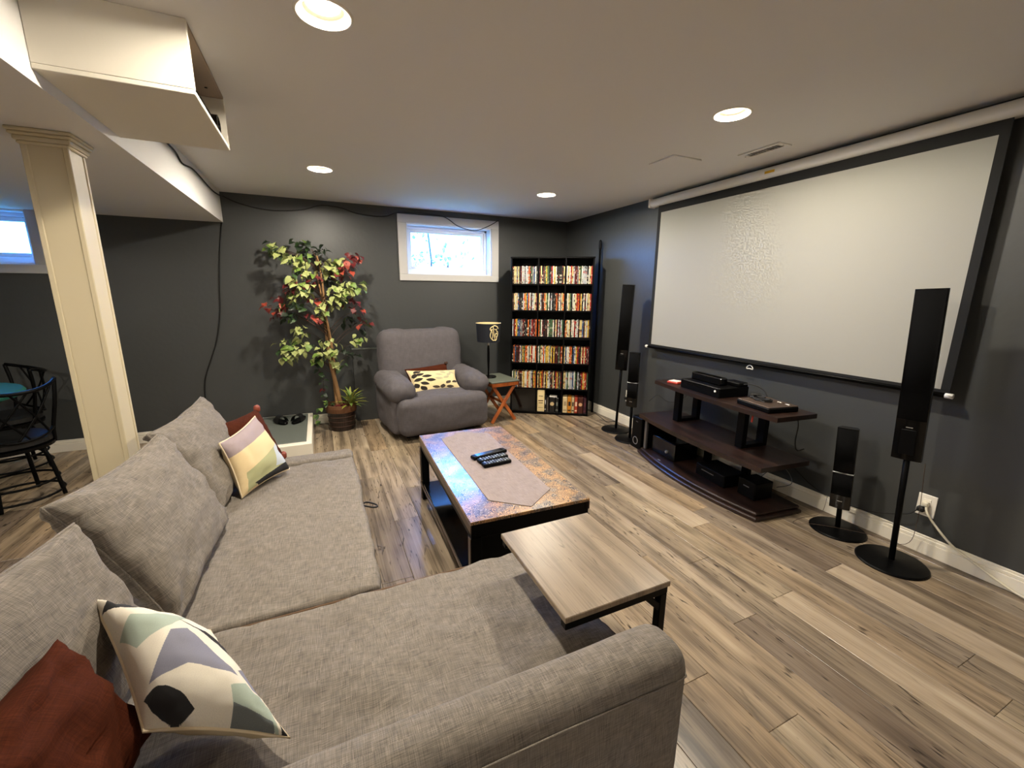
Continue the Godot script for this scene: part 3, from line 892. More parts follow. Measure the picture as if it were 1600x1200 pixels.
# ---------- tables ----------
func coffee_table() -> void:
	var t := thing("coffee_table", "dark coffee table with glossy swirl print top and lower shelf", "coffee table", Vector3(-2.152, 0, 2.735), -0.035)
	var hx := 0.297
	var hz := 0.6
	part("top", box(Vector3(hx * 2, 0.016, hz * 2), 0.002), M.swirl_top, t, Vector3(0, 0.447, 0))
	part("apron", boxes([span(Vector3(-hx + 0.004, 0.37, -hz + 0.004), Vector3(-hx + 0.022, 0.439, hz - 0.004)), span(Vector3(hx - 0.022, 0.37, -hz + 0.004), Vector3(hx - 0.004, 0.439, hz - 0.004)), span(Vector3(-hx + 0.022, 0.37, -hz + 0.006), Vector3(hx - 0.022, 0.439, -hz + 0.022)), span(Vector3(-hx + 0.022, 0.37, hz - 0.022), Vector3(hx - 0.022, 0.439, hz - 0.006))], 0.001), M.black_board, t)
	for s in [-1, 1]: part("edge_trim", box(Vector3(0.005, 0.04, hz * 2), 0.001), M.bronze_edge, t, Vector3(s * (hx - 0.0015), 0.42, 0))
	for sx in [-1, 1]:
		for sz in [-1, 1]:
			var lg := part("leg", box(Vector3(0.05, 0.375, 0.05), 0.002), M.black_board, t, Vector3(sx * (hx - 0.026), 0.1875, sz * (hz - 0.026)))
			part("edge_strip", box(Vector3(0.004, 0.375, 0.03), 0.001), M.bronze_edge, lg, Vector3(sx * 0.027, 0, sz * 0.011))
	part("shelf", box(Vector3(hx * 2 - 0.012, 0.018, hz * 2 - 0.1), 0.002), M.black_gloss, t, Vector3(0, 0.12, 0))
	part("shelf_rail", tube(curve([Vector3(-hx + 0.001, 0.14, -hz + 0.05), Vector3(-hx - 0.012, 0.145, -hz + 0.07), Vector3(-hx - 0.012, 0.135, -hz + 0.2), Vector3(-hx - 0.004, 0.128, 0.0), Vector3(-hx - 0.002, 0.125, hz - 0.06)]), 0.005, 6), M.bronze_edge, t)
	part("end_panel", boxes([span(Vector3(-hx + 0.05, 0.13, hz - 0.03), Vector3(hx - 0.05, 0.37, hz - 0.02))], 0.0), M.black_board, t)
	# runner with pointed ends
	var r := PackedVector2Array()
	for q in [[-0.165, -0.47], [0.0, -0.57], [0.165, -0.47], [0.155, 0.45], [-0.01, 0.572], [-0.17, 0.44]]:
		r.append(Vector2(q[0], q[1]))
	var rn := solo("table_runner", plate(r, 0.0, 0.003, 0.0008), M.runner_cloth, Vector3(-2.152, 0.4552, 2.735), Vector3(0, -0.015, 0))
	tag(rn, "grey cloth table runner with pointed ends on the coffee table", "table runner")
	# three remotes
	var rows := [["slim black remote with a glossy face on the recliner side", 0.235, Vector3(-2.125, 0.463, 2.66), -0.2, true], ["black remote with rows of small buttons between the other remotes", 0.19, Vector3(-2.132, 0.463, 2.735), -0.14, false], ["black remote with a grey keypad on the chaise side", 0.175, Vector3(-2.135, 0.463, 2.8), -0.08, false]]
	for q in rows:
		var m := thing("remote_control", q[0], "remote control", q[2] - Vector3(0, 0.0045, 0), q[3] * -1.0, "remote controls on the coffee table")
		part("body", soft_box(Vector3(q[1], 0.022, 0.05), 0.009, Vector3.ZERO, 0.0, 6, 4), M.black_plastic, m, Vector3(0, 0.0112, 0))
		if q[4]:
			part("face", box(Vector3(q[1] - 0.05, 0.002, 0.034), 0.0006), M.black_gloss, m, Vector3(0, 0.0225, 0))
		else:
			for i in 9:
				for j in 3:
					part("button", box(Vector3(0.009, 0.004, 0.008), 0.001), M.silver if (i + j) % 3 == 0 else M.grey_metal, m, Vector3(-q[1] / 2 + 0.02 + i * (q[1] - 0.04) / 8.0, 0.023, (j - 1) * 0.013))

func side_table() -> void:
	var t := thing("side_table", "square oak-look side table on black C-shaped frame over the chaise", "side table", Vector3(-2.297, 0, 3.877))
	var y := SIDE_Y
	var hx := 0.178
	var hz := 0.212
	part("top", box(Vector3(hx * 2, 0.018, hz * 2), 0.002), M.oak_top, t, Vector3(0, y - 0.009, 0))
	var b := 0.0125
	var fr := [span(Vector3(-hx + 0.004, y - 0.043, hz - 0.03), Vector3(hx - 0.004, y - 0.018, hz - 0.005)), span(Vector3(-hx + 0.004, y - 0.043, -hz + 0.005), Vector3(hx - 0.004, y - 0.018, -hz + 0.03)), span(Vector3(hx - 0.03, y - 0.043, -hz + 0.03), Vector3(hx - 0.005, y - 0.018, hz - 0.03))]
	part("frame", boxes(fr, 0.002), M.black_metal, t)
	for s in [-1, 1]:
		part("leg", boxes([span(Vector3(hx - 0.03, 0.022, s * (hz - 0.0175) - b), Vector3(hx - 0.005, y - 0.043, s * (hz - 0.0175) + b))], 0.002), M.black_metal, t)
		var st := new_st()
		add_box(st, Vector3(0.075, 0.02, 0.02), Transform3D(Basis(Vector3.BACK, -PI / 4), Vector3(hx - 0.052, y - 0.062, s * (hz - 0.0175))), 0.002)
		part("brace", done(st), M.black_metal, t)
	part("foot_bar", boxes([span(Vector3(-hx + 0.02, 0.0, -hz + 0.005), Vector3(hx - 0.005, 0.022, -hz + 0.03)), span(Vector3(-hx + 0.02, 0.0, hz - 0.03), Vector3(hx - 0.005, 0.022, hz - 0.005)), span(Vector3(hx - 0.03, 0.0, -hz + 0.03), Vector3(hx - 0.005, 0.022, hz - 0.03))], 0.002), M.black_metal, t)

const LAMPS := [[-2.89, 3.15, "round recessed ceiling light beside the projector box"], [-2.89, 1.2, "round recessed ceiling light in front of the potted tree"], [-0.985, 1.22, "round recessed ceiling light in front of the disc bookcase"], [-1.005, 3.18, "round recessed ceiling light beside the two ceiling vents"],
		[-2.89, 6.5, "round recessed ceiling light behind the sofa arm near the room's end"], [-1.005, 6.5, "round recessed ceiling light at the room's end on the screen side"], [-5.5, 3.4, "round recessed light in the bulkhead over the games table side"], [-5.3, 5.6, "round recessed light in the bulkhead at the room's end"]]

const SIDE_Y := 0.6

func bowed(z0: float, z1: float, d: float, bow: float) -> PackedVector2Array: # back edge at x = 0, front bowed into the room
	var p := PackedVector2Array([Vector2(0, z1), Vector2(0, z0)])
	for k in 25:
		var f := k / 24.0
		p.append(Vector2(-d - bow * (1.0 - pow(2.0 * f - 1.0, 2.0)), lerpf(z0, z1, f)))
	return p

func tv_stand() -> void:
	var t := thing("media_stand", "three-tier dark walnut media stand with bowed fronts under the screen", "tv stand", Vector3(-0.19, 0, 3.36), -0.111)
	part("bottom_tier", plate(bowed(-1.27, 0.0, 0.39, 0.085), 0.0, 0.028, 0.006), M.walnut, t)
	part("bottom_lip", plate(bowed(-1.25, -0.02, 0.37, 0.08), 0.028, 0.05, 0.006), M.walnut, t)
	part("middle_tier", plate(bowed(-1.26, 0.0, 0.405, 0.05), 0.338, 0.37, 0.004), M.walnut, t)
	part("top_tier", plate(bowed(-1.18, 0.0, 0.33, 0.035), 0.655, 0.685, 0.004), M.walnut, t)
	for z in [-0.98, -0.33]: # two open box frames carry the top tier
		part("upright", boxes([span(Vector3(-0.25, 0.37, z - 0.03), Vector3(-0.21, 0.655, z + 0.03)), span(Vector3(-0.06, 0.37, z - 0.03), Vector3(-0.02, 0.655, z + 0.03)), span(Vector3(-0.21, 0.37, z - 0.03), Vector3(-0.06, 0.395, z + 0.03))], 0.002), M.black_board, t)
	part("side_post", boxes([span(Vector3(-0.36, 0.05, -1.23), Vector3(-0.34, 0.338, -1.2))], 0.002), M.grey_metal, t)
	for z in [-0.8, -0.42]:
		part("leg", boxes([span(Vector3(-0.055, 0.05, z - 0.03), Vector3(-0.02, 0.338, z + 0.03))], 0.002), M.black_board, t)
	part("side_panel", boxes([span(Vector3(-0.34, 0.05, -1.225), Vector3(-0.02, 0.338, -1.205))], 0.002), M.black_board, t)
	part("badge", box(Vector3(0.012, 0.002, 0.03), 0.0005), M.silver, t, Vector3(-0.4, 0.051, -0.95))
	var on := func(l: Vector3): return t.transform * l
	# equipment on the tiers
	var g := thing("game_console", "wide black game console with a round lit button on top tier", "game console", on.call(Vector3(-0.17, 0.6852, -0.69)), t.rotation.y)
	part("body", box(Vector3(0.27, 0.07, 0.4), 0.004), M.black_plastic, g, Vector3(0, 0.036, 0))
	part("button", lathe([Vector2(0, 0), Vector2(0.009, 0), Vector2(0.008, 0.003), Vector2(0, 0.003)], 16), M.plate_white, g, Vector3(-0.135, 0.045, 0.16), Vector3(0, 0, PI / 2))
	part("disc_slot", box(Vector3(0.002, 0.005, 0.16), 0.0), M.black_gloss, g, Vector3(-0.1355, 0.045, -0.06))
	var sb := thing("sensor_bar", "black camera sensor bar lying on the black game console", "sensor", on.call(Vector3(-0.2, 0.7563, -0.71)), t.rotation.y)
	part("body", box(Vector3(0.065, 0.055, 0.3), 0.005), M.black_gloss, sb, Vector3(0, 0.028, 0))
	part("front_glass", box(Vector3(0.003, 0.042, 0.28), 0.001), M.black_plastic, sb, Vector3(-0.033, 0.03, 0))
	var pw := thing("power_brick", "small black power box behind the sensor bar on console", "power supply", on.call(Vector3(-0.09, 0.7563, -0.56)), t.rotation.y)
	part("body", box(Vector3(0.09, 0.03, 0.14), 0.006), M.black_plastic, pw, Vector3(0, 0.015, 0))
	part("cord", tube(curve([Vector3(0, 0.02, 0.07), Vector3(0.02, 0.03, 0.13), Vector3(0.05, 0.0, 0.2), Vector3(0.05, -0.066, 0.24)]), 0.004, 6), M.cable_black, pw)
	var dv := thing("disc_player", "slim black portable player with its cord coiled on the lid", "disc player", on.call(Vector3(-0.18, 0.6852, -0.21)), t.rotation.y - 0.08)
	part("body", box(Vector3(0.23, 0.032, 0.27), 0.005), M.black_plastic, dv, Vector3(0, 0.0165, 0))
	part("lid", box(Vector3(0.225, 0.006, 0.262), 0.002), M.bronze_edge, dv, Vector3(0, 0.0355, 0))
	for q in [0.03, 0.09]: part("sticker", box(Vector3(0.012, 0.001, 0.03), 0.0), M.plate_white, dv, Vector3(0.07, 0.039, q))
	var pts := []
	for k in 40:
		var a := TAU * k / 13.0
		pts.append(Vector3(cos(a) * (0.035 + 0.012 * sin(k * 1.7)), 0.044 + 0.006 * sin(k * 0.9) + k * 0.0003, -0.05 + sin(a) * (0.075 + 0.01 * cos(k * 2.3))))
	part("cord", tube(curve(pts, 3), 0.0045, 6), M.cable_black, dv)
	var ct := thing("game_card", "small orange and white card box on the bookcase end of top tier", "box", on.call(Vector3(-0.24, 0.6852, -1.03)), t.rotation.y + 0.3)
	part("tray", box(Vector3(0.09, 0.016, 0.1), 0.004), M.orange_red, ct, Vector3(0, 0.008, 0))
	part("card", box(Vector3(0.07, 0.004, 0.08), 0.001), M.plate_white, ct, Vector3(0, 0.018, 0))
	var rt := thing("router", "black set-top box between the walnut tiers with a front strip", "set-top box", on.call(Vector3(-0.2, 0.0502, -0.5)), t.rotation.y)
	part("body", box(Vector3(0.2, 0.09, 0.28), 0.005), M.black_plastic, rt, Vector3(0, 0.046, 0))
	part("display_strip", box(Vector3(0.002, 0.006, 0.12), 0.0), M.grey_metal, rt, Vector3(-0.101, 0.06, -0.02))
	var am := thing("amplifier", "black amplifier box on the bottom tier beside the subwoofer", "amplifier", on.call(Vector3(-0.2, 0.0502, -1.02)), t.rotation.y)
	part("body", box(Vector3(0.24, 0.15, 0.3), 0.006), M.black_gloss, am, Vector3(0, 0.076, 0))
	part("knob", lathe([Vector2(0, 0), Vector2(0.014, 0), Vector2(0.012, 0.012), Vector2(0, 0.012)], 18), M.silver, am, Vector3(-0.12, 0.06, 0.06), Vector3(0, 0, PI / 2))
	var bx := thing("media_player", "small black media box on the bottom tier beside the set-top box", "media player", on.call(Vector3(-0.17, 0.0502, -0.22)), t.rotation.y)
	part("body", box(Vector3(0.16, 0.12, 0.14), 0.005), M.black_plastic, bx, Vector3(0, 0.061, 0))
	part("badge", box(Vector3(0.002, 0.006, 0.045), 0.0), M.grey_metal, bx, Vector3(-0.081, 0.08, 0))
	var rs := solo("red_strap", tube(curve([on.call(Vector3(-0.3, 0.652, -0.2)), on.call(Vector3(-0.31, 0.63, -0.19)), on.call(Vector3(-0.3, 0.6, -0.2))]), 0.006, 6), M.orange_red)
	tag(rs, "short red strap hanging under the top tier of media stand", "strap")
	# subwoofer beside the stand
	var sw := thing("subwoofer", "slim black subwoofer with a pale ring beside the media stand", "speaker", Vector3(-0.2, 0, 1.99), -0.1)
	part("cabinet", box(Vector3(0.38, 0.3, 0.145), 0.006), M.black_plastic, sw, Vector3(0, 0.15, 0))
	part("top_cap", box(Vector3(0.37, 0.004, 0.135), 0.001), M.black_gloss, sw, Vector3(0, 0.302, 0))
	part("port_ring", lathe([Vector2(0.03, 0.0), Vector2(0.034, 0.004), Vector2(0.038, 0.0)], 28, true), M.silver, sw, Vector3(-0.19, 0.075, -0.01), Vector3(0, 0, PI / 2))
	part("badge", box(Vector3(0.002, 0.005, 0.03), 0.0), M.grey_metal, sw, Vector3(-0.191, 0.26, 0.0))

# ---------- loudspeakers ----------
func speaker(called: String, label: String, at: Vector3, turn: float, y0: float, y1: float, w: float, base_r: float, tall: bool, group: String, lean := 0.0) -> void:
	var root := thing(called, label, "speaker", at, turn, group)
	var t := root
	part("base", lathe([Vector2(0, 0), Vector2(base_r, 0), Vector2(base_r, 0.006), Vector2(base_r - 0.006, 0.012), Vector2(base_r * 0.5, 0.016), Vector2(0.02, 0.02), Vector2(0, 0.02)], 48, false), M.black_plastic, t)
	var first := t.get_child_count()
	part("pole", tube([Vector3(0, 0.016, 0), Vector3(0, y0 + 0.1, 0)], 0.0135, 14), M.black_metal, t)
	var d := 0.062
	var h := y1 - y0
	# body: shallow curved front, faces local +z
	var st := new_st(true)
	var prof := []
	for k in 9:
		var f := k / 8.0 * 2.0 - 1.0
		prof.append(Vector2(f * w / 2, d / 2 - 0.008 * f * f))
	for q in [Vector2(w / 2, 0.0), Vector2(w / 2 * 0.72, -d / 2), Vector2(-w / 2 * 0.72, -d / 2), Vector2(-w / 2, 0.0)]: prof.append(q)
	var n := prof.size()
	for k in n:
		var a: Vector2 = prof[k]
		var b: Vector2 = prof[(k + 1) % n]
		st.set_smooth_group(1 if k < 8 else -1)
		quad(st, Vector3(a.x, y1, a.y), Vector3(a.x, y0, a.y), Vector3(b.x, y0, b.y), Vector3(b.x, y1, b.y))
	st.set_smooth_group(-1)
	for k in range(1, n - 1):
		tri(st, Vector3(prof[0].x, y1, prof[0].y), Vector3(prof[k].x, y1, prof[k].y), Vector3(prof[k + 1].x, y1, prof[k + 1].y))
		tri(st, Vector3(prof[0].x, y0, prof[0].y), Vector3(prof[k + 1].x, y0, prof[k + 1].y), Vector3(prof[k].x, y0, prof[k].y))
	part("cabinet", done(st), M.black_gloss, t)
	var arc := func(a: float, b: float):
		var s2 := new_st(true)
		for k in 8:
			var p: Vector2 = prof[k] * 0.97
			var q: Vector2 = prof[k + 1] * 0.97
			var o := d * 0.5 * 0.03 + 0.003
			quad(s2, Vector3(p.x, b, p.y + o), Vector3(p.x, a, p.y + o), Vector3(q.x, a, q.y + o), Vector3(q.x, b, q.y + o))
			quad(s2, Vector3(p.x, b, p.y - 0.004), Vector3(p.x, b, p.y + o), Vector3(q.x, b, q.y + o), Vector3(q.x, b, q.y - 0.004))
			quad(s2, Vector3(p.x, a, p.y + o), Vector3(p.x, a, p.y - 0.004), Vector3(q.x, a, q.y - 0.004), Vector3(q.x, a, q.y + o))
		return done(s2)
	if tall:
		part("grille", arc.call(y0 + h * 0.245, y1 - 0.004), M.grille_cloth, t)
		part("lower_grille", box(Vector3(w * 0.5, h * 0.15, 0.004), 0.001), M.black_plastic, t, Vector3(0, y0 + h * 0.11, d / 2 + 0.001))
	else:
		part("grille", arc.call(y0 + h * 0.46, y1 - 0.004), M.grille_cloth, t)
		part("lower_grille", arc.call(y0 + h * 0.17, y0 + h * 0.44), M.grille_cloth, t)
		part("band", box(Vector3(w * 1.02, 0.006, d * 0.6), 0.001), M.grey_metal, t, Vector3(0, y0 + h * 0.45, d * 0.22))
	part("badge", box(Vector3(0.026, 0.0045, 0.0015), 0.0), M.silver, t, Vector3(0, y0 + h * (0.2 if tall else 0.1), d / 2 + 0.0035))
	var tilt := Transform3D(Basis(Vector3.BACK, lean), Vector3.ZERO)
	for k in range(first, t.get_child_count()):
		var c: Node3D = t.get_child(k)
		c.transform = tilt * c.transform

func speakers() -> void:
	var g := "black loudspeakers on round bases along the screen wall"
	speaker("tower_speaker", "tall black tower speaker on round base in front of screen edge", Vector3(-0.27, 0, 3.885), -PI / 2 + 0.12, 0.588, 1.448, 0.118, 0.155, true, g, 0.045)
	speaker("tower_speaker", "tall black tower speaker on round base between bookcase and screen", Vector3(-0.215, 0, 1.46), -PI / 2 + 0.62, 0.65, 1.5, 0.118, 0.15, true, g, -0.03)
	speaker("satellite_speaker", "short black speaker on round base beside media stand and outlet", Vector3(-0.185, 0, 3.575), -PI / 2 + 0.3, 0.15, 0.65, 0.1, 0.145, false, g, 0.05)
	speaker("satellite_speaker", "short black speaker on taller pole behind the subwoofer", Vector3(-0.28, 0, 1.76), -PI / 2 + 0.45, 0.34, 0.87, 0.1, 0.145, false, g)

func end_table() -> void:
	var t := thing("end_table", "wooden end table with crossed legs and dark slate top", "end table", Vector3(-1.215, 0, 0.55), 0.1)
	var hx := 0.165
	var hz := 0.225
	var y := 0.46
	part("top", box(Vector3(hx * 2 + 0.02, 0.016, hz * 2 + 0.02), 0.004), M.table_slate, t, Vector3(0, y + 0.006, 0))
	part("rail", boxes([span(Vector3(-hx, y - 0.045, hz - 0.02), Vector3(hx, y - 0.002, hz)), span(Vector3(-hx, y - 0.045, -hz), Vector3(hx, y - 0.002, -hz + 0.02)), span(Vector3(hx - 0.02, y - 0.045, -hz), Vector3(hx, y - 0.002, hz)), span(Vector3(-hx, y - 0.045, -hz), Vector3(-hx + 0.02, y - 0.002, hz))], 0.003), M.pine, t)
	for z in [-0.17, 0.17]:
		var n := 0
		for s in [-1, 1]:
			var a := Vector3(s * 0.13, y - 0.045, z + n * 0.022)
			var b := Vector3(-s * 0.155, 0.0, z + n * 0.022)
			n += 1
			var d := b - a
			var st := new_st()
			add_box(st, Vector3(0.036, d.length() * 0.985, 0.02), Transform3D(Basis(Vector3.BACK, atan2(d.x, -d.y)), (a + b) / 2 + Vector3(0, 0.003, 0)), 0.003)
			part("leg", done(st), M.pine, t)
	part("stretcher", boxes([span(Vector3(-0.012, 0.21, -0.17), Vector3(0.012, 0.235, 0.17))], 0.002), M.pine, t)
	# lamp with a printed drum shade
	var l := thing("table_lamp", "slim black table lamp with dark drum shade and cream emblem", "table lamp", Vector3(-1.285, 0.474, 0.5))
	part("base", lathe([Vector2(0, 0), Vector2(0.088, 0), Vector2(0.09, 0.006), Vector2(0.084, 0.014), Vector2(0.03, 0.018), Vector2(0, 0.018)], 40), M.black_gloss, l)
	part("stem", lathe([Vector2(0, 0.016), Vector2(0.012, 0.016), Vector2(0.009, 0.06), Vector2(0.014, 0.2), Vector2(0.013, 0.33), Vector2(0.008, 0.36), Vector2(0.008, 0.44), Vector2(0, 0.44)], 20), M.black_plastic, l)
	part("switch", lathe([Vector2(0.009, 0.365), Vector2(0.012, 0.365), Vector2(0.012, 0.395), Vector2(0.009, 0.395)], 16), M.silver, l)
	part("bulb", lathe([Vector2(0, 0.43), Vector2(0.014, 0.43), Vector2(0.028, 0.47), Vector2(0.026, 0.5), Vector2(0, 0.52)], 20, true), M.plate_white, l)
	var shade := part("shade", lathe([Vector2(0.124, 0.405), Vector2(0.138, 0.61)], 48, true), M.lamp_navy, l)
	part("lining", lathe([Vector2(0.137, 0.61), Vector2(0.1225, 0.405)], 48, true), M.lamp_cream, shade)
	part("rim", lathe([Vector2(0.136, 0.609), Vector2(0.1405, 0.609), Vector2(0.1405, 0.613), Vector2(0.136, 0.613), Vector2(0.136, 0.609)], 48), M.lamp_cream, shade)
	part("spider", boxes([span(Vector3(-0.134, 0.575, -0.002), Vector3(0.134, 0.579, 0.002)), span(Vector3(-0.002, 0.575, -0.134), Vector3(0.002, 0.579, 0.134)), span(Vector3(-0.003, 0.43, -0.003), Vector3(0.003, 0.575, 0.003))], 0.0), M.grey_metal, shade)
	# emblem: cream loops and a slanted bar laid on the curved shade
	var at := func(u: float, v: float): # u round the shade in metres, v height
		var r := lerpf(0.124, 0.138, (v - 0.405) / 0.205) + 0.001
		var a := 0.15 + u / 0.131
		return Vector3(sin(a) * r, v, cos(a) * r)
	var st := new_st(true)
	var line := func(pts: Array, r: float):
		var q := []
		for p in pts: q.append(at.call(p[0], p[1]))
		add_tube(st, curve(q, 4), r, 6)
	line.call([[-0.05, 0.555], [-0.035, 0.575], [0.0, 0.59], [0.035, 0.575], [0.05, 0.555]], 0.006)
	line.call([[-0.05, 0.555], [-0.04, 0.54], [-0.025, 0.55]], 0.006)
	line.call([[-0.018, 0.58], [-0.005, 0.5], [0.012, 0.44]], 0.005)
	line.call([[-0.03, 0.545], [-0.045, 0.5], [-0.045, 0.47], [-0.03, 0.445], [-0.012, 0.43]], 0.0055)
	line.call([[-0.028, 0.53], [-0.018, 0.49], [-0.022, 0.45]], 0.004)
	line.call([[0.02, 0.535], [0.04, 0.525], [0.048, 0.495], [0.036, 0.468], [0.018, 0.472], [0.014, 0.495], [0.026, 0.51], [0.034, 0.495]], 0.005)
	line.call([[0.0, 0.555], [0.015, 0.545], [0.03, 0.555]], 0.0045)
	line.call([[0.03, 0.462], [0.03, 0.44], [0.015, 0.428], [0.0, 0.435], [-0.015, 0.425]], 0.005)
	part("emblem", done(st), M.lamp_cream, shade)

# ---------- bookcase full of disc cases ----------
func bookcase() -> void:
	var turn := -0.579
	var t := thing("bookcase", "tall black bookcase with three columns of cubbies across the corner", "bookcase", Vector3(-0.5955, 0, 0.6825), turn)
	var w := 0.919
	var d := 0.235
	var top := 1.805
	var b = M.black_board
	for x in [-w / 2 + 0.0075, -0.151, 0.151, w / 2 - 0.0075]:
		part("upright", box(Vector3(0.015, top - 0.016, d), 0.0015), b, t, Vector3(x, (top - 0.016) / 2, -d / 2))
	part("top_board", box(Vector3(w + 0.012, 0.016, d + 0.006), 0.0015), b, t, Vector3(0, top - 0.008, -d / 2 + 0.003))
	part("back_panel", box(Vector3(w - 0.004, top - 0.02, 0.004), 0.0), b, t, Vector3(0, top / 2, -d + 0.002))
	var shelf_y := [0.03, 0.318, 0.62, 0.925, 1.222, 1.515]
	for y in shelf_y:
		for c in 3:
			part("shelf", box(Vector3(0.285, 0.03 if absf(y - 0.925) < 0.01 else 0.016, d - 0.006), 0.0015), b, t, Vector3([-0.3015, 0.0, 0.3015][c], y - (0.015 if absf(y - 0.925) < 0.01 else 0.008), -d / 2))
	part("plinth", boxes([span(Vector3(-w / 2 + 0.015, 0, -0.02), Vector3(w / 2 - 0.015, 0.014, -0.008))], 0.001), b, t)
	part("door", box(Vector3(0.283, 0.27, 0.012), 0.001), M.black_gloss, t, Vector3(-0.3015, 0.168, -0.008))
	# spines: an atlas of printed strips, one strip per kind of case
	var kinds := [["red", Color(0.6, 0.13, 0.1)], ["white", Color(0.86, 0.84, 0.78)], ["black", Color(0.06, 0.06, 0.07)], ["orange", Color(0.8, 0.38, 0.14)], ["cream", Color(0.8, 0.72, 0.5)], ["grey", Color(0.5, 0.5, 0.5)], ["dark brown", Color(0.2, 0.12, 0.09)], ["blue", Color(0.25, 0.34, 0.5)], ["yellow", Color(0.8, 0.66, 0.25)], ["silver", Color(0.68, 0.7, 0.72)], ["maroon", Color(0.32, 0.08, 0.09)], ["green", Color(0.25, 0.36, 0.24)]]
	var variants := 4
	var n := kinds.size() * variants
	var cw := 12
	var ch := 128
	var bytes := PackedByteArray()
	bytes.resize(n * cw * ch * 3)
	var r := RandomNumberGenerator.new()
	r.seed = 41
	for i in n:
		var base: Color = kinds[i / variants][1]
		var spots := []
		for k in 5 + r.randi() % 4: # lighter and darker print blocks
			var other: Color = [Color(0.85, 0.82, 0.74), Color(0.07, 0.06, 0.06), Color(0.65, 0.2, 0.13), base.darkened(0.5), base.lightened(0.4)][r.randi() % 5]
			spots.append([r.randi() % ch, 3 + r.randi() % 15, r.randi() % 6, 3 + r.randi() % 7, other])
		for y in ch:
			for x in cw:
				var c := base
				for s in spots:
					if y >= s[0] and y < s[0] + s[1] and x >= s[2] and x < s[2] + s[3]: c = s[4]
				put(bytes, (y * n * cw + i * cw + x) * 3, c)
	var m := mat("spine_print", Color.WHITE, 0.3)
	m.albedo_texture = texture(n * cw, ch, bytes)
	var case_mesh := func(i: int):
		var key := "case%d" % i
		if not cache.has(key):
			var st := new_st()
			var h := Vector3(0.0066, 0.095, 0.066)
			var u0 := float(i) / n + 0.1 / n / cw
			var u1 := float(i + 1) / n - 0.1 / n / cw
			var dark := Vector2((2 * variants + 0.5) / n, 0.99)
			var uvs := [Vector2(u0, 1), Vector2(u1, 1), Vector2(u1, 0), Vector2(u0, 0)]
			var e := 0.0012
			quad_uv(st, [Vector3(-h.x + e, 0, 0), Vector3(h.x - e, 0, 0), Vector3(h.x - e, h.y * 2, 0), Vector3(-h.x + e, h.y * 2, 0)], uvs)
			var dk := [dark, dark, dark, dark]
			for s in [-1.0, 1.0]:
				var p := [Vector3(s * (h.x - e), 0, 0), Vector3(s * h.x, 0, -e), Vector3(s * h.x, h.y * 2, -e), Vector3(s * (h.x - e), h.y * 2, 0)]
				var q := [Vector3(s * h.x, 0, -e), Vector3(s * h.x, 0, -h.z * 2), Vector3(s * h.x, h.y * 2, -h.z * 2), Vector3(s * h.x, h.y * 2, -e)]
				if s < 0: p.reverse(); q.reverse()
				quad_uv(st, p, dk)
				quad_uv(st, q, dk)
			quad_uv(st, [Vector3(-h.x, h.y * 2, 0), Vector3(h.x, h.y * 2, 0), Vector3(h.x, h.y * 2, -h.z * 2), Vector3(-h.x, h.y * 2, -h.z * 2)], [uvs[3], uvs[2], uvs[2], uvs[3]])
			quad_uv(st, [Vector3(h.x, 0, -h.z * 2), Vector3(-h.x, 0, -h.z * 2), Vector3(-h.x, h.y * 2, -h.z * 2), Vector3(h.x, h.y * 2, -h.z * 2)], dk)
			quad_uv(st, [Vector3(-h.x, 0, -h.z * 2), Vector3(h.x, 0, -h.z * 2), Vector3(h.x, 0, 0), Vector3(-h.x, 0, 0)], dk)
			cache[key] = done(st)
		return cache[key]
	var ord := ["first", "second", "third", "fourth", "fifth", "sixth", "seventh", "eighth", "ninth", "tenth", "eleventh", "twelfth", "thirteenth", "fourteenth", "fifteenth", "sixteenth", "seventeenth", "eighteenth", "nineteenth"]
	var rows := ["fifth shelf down", "fourth shelf down", "third shelf down", "second shelf down", "top shelf"]
	var cols := ["lamp-side", "middle", "screen-side"]
	for y in 5:
		for c in 3:
			for k in 19:
				var kind: int = [0, 1, 1, 2, 2, 3, 4, 4, 4, 5, 6, 6, 7, 8, 9, 9, 11, 1, 4, 2, 6, 10][r.randi() % 22]
				var s := solo("disc_case", case_mesh.call(kind * variants + r.randi() % variants), m)
				var x: float = [-0.3015, 0.0, 0.3015][c] - 0.143 + 0.0076 + k * 0.0149 + r.randf() * 0.0008
				var size := 0.97 + r.randf() * 0.05
				s.transform = t.transform * Transform3D(Basis(Vector3.UP, r.randf_range(-0.004, 0.004)).scaled(Vector3(1, size, 1)), Vector3(x, shelf_y[y + 1] + 0.0004, -0.012 - r.randf() * 0.01))
				tag(s, "%s disc case, %s from the lamp end of the %s cubby, %s" % [kinds[kind][0].replace(" ", "-"), ord[k], cols[c], rows[y]], "disc case", "disc cases on the black bookcase")
	# bottom row: a binder and thicker box sets
	var put_on := func(o: Node3D, x: float, z := -0.012): o.transform = t.transform * Transform3D(Basis(), Vector3(x, shelf_y[0] + 0.0005, z))
	var bd := thing("ring_binder", "tall cream binder standing in the bottom middle cubby", "binder")
	put_on.call(bd, -0.095)
	part("cover", box(Vector3(0.085, 0.262, 0.2), 0.004), M.lamp_cream, bd, Vector3(0, 0.131, -0.1))
	for q in [[0.19, 0.05, 0.006], [0.135, 0.058, 0.012], [0.108, 0.05, 0.008], [0.05, 0.055, 0.004]]:
		part("spine_print", box(Vector3(q[1], q[2], 0.001), 0.0), M.twig, bd, Vector3(0, q[0], 0.0003))
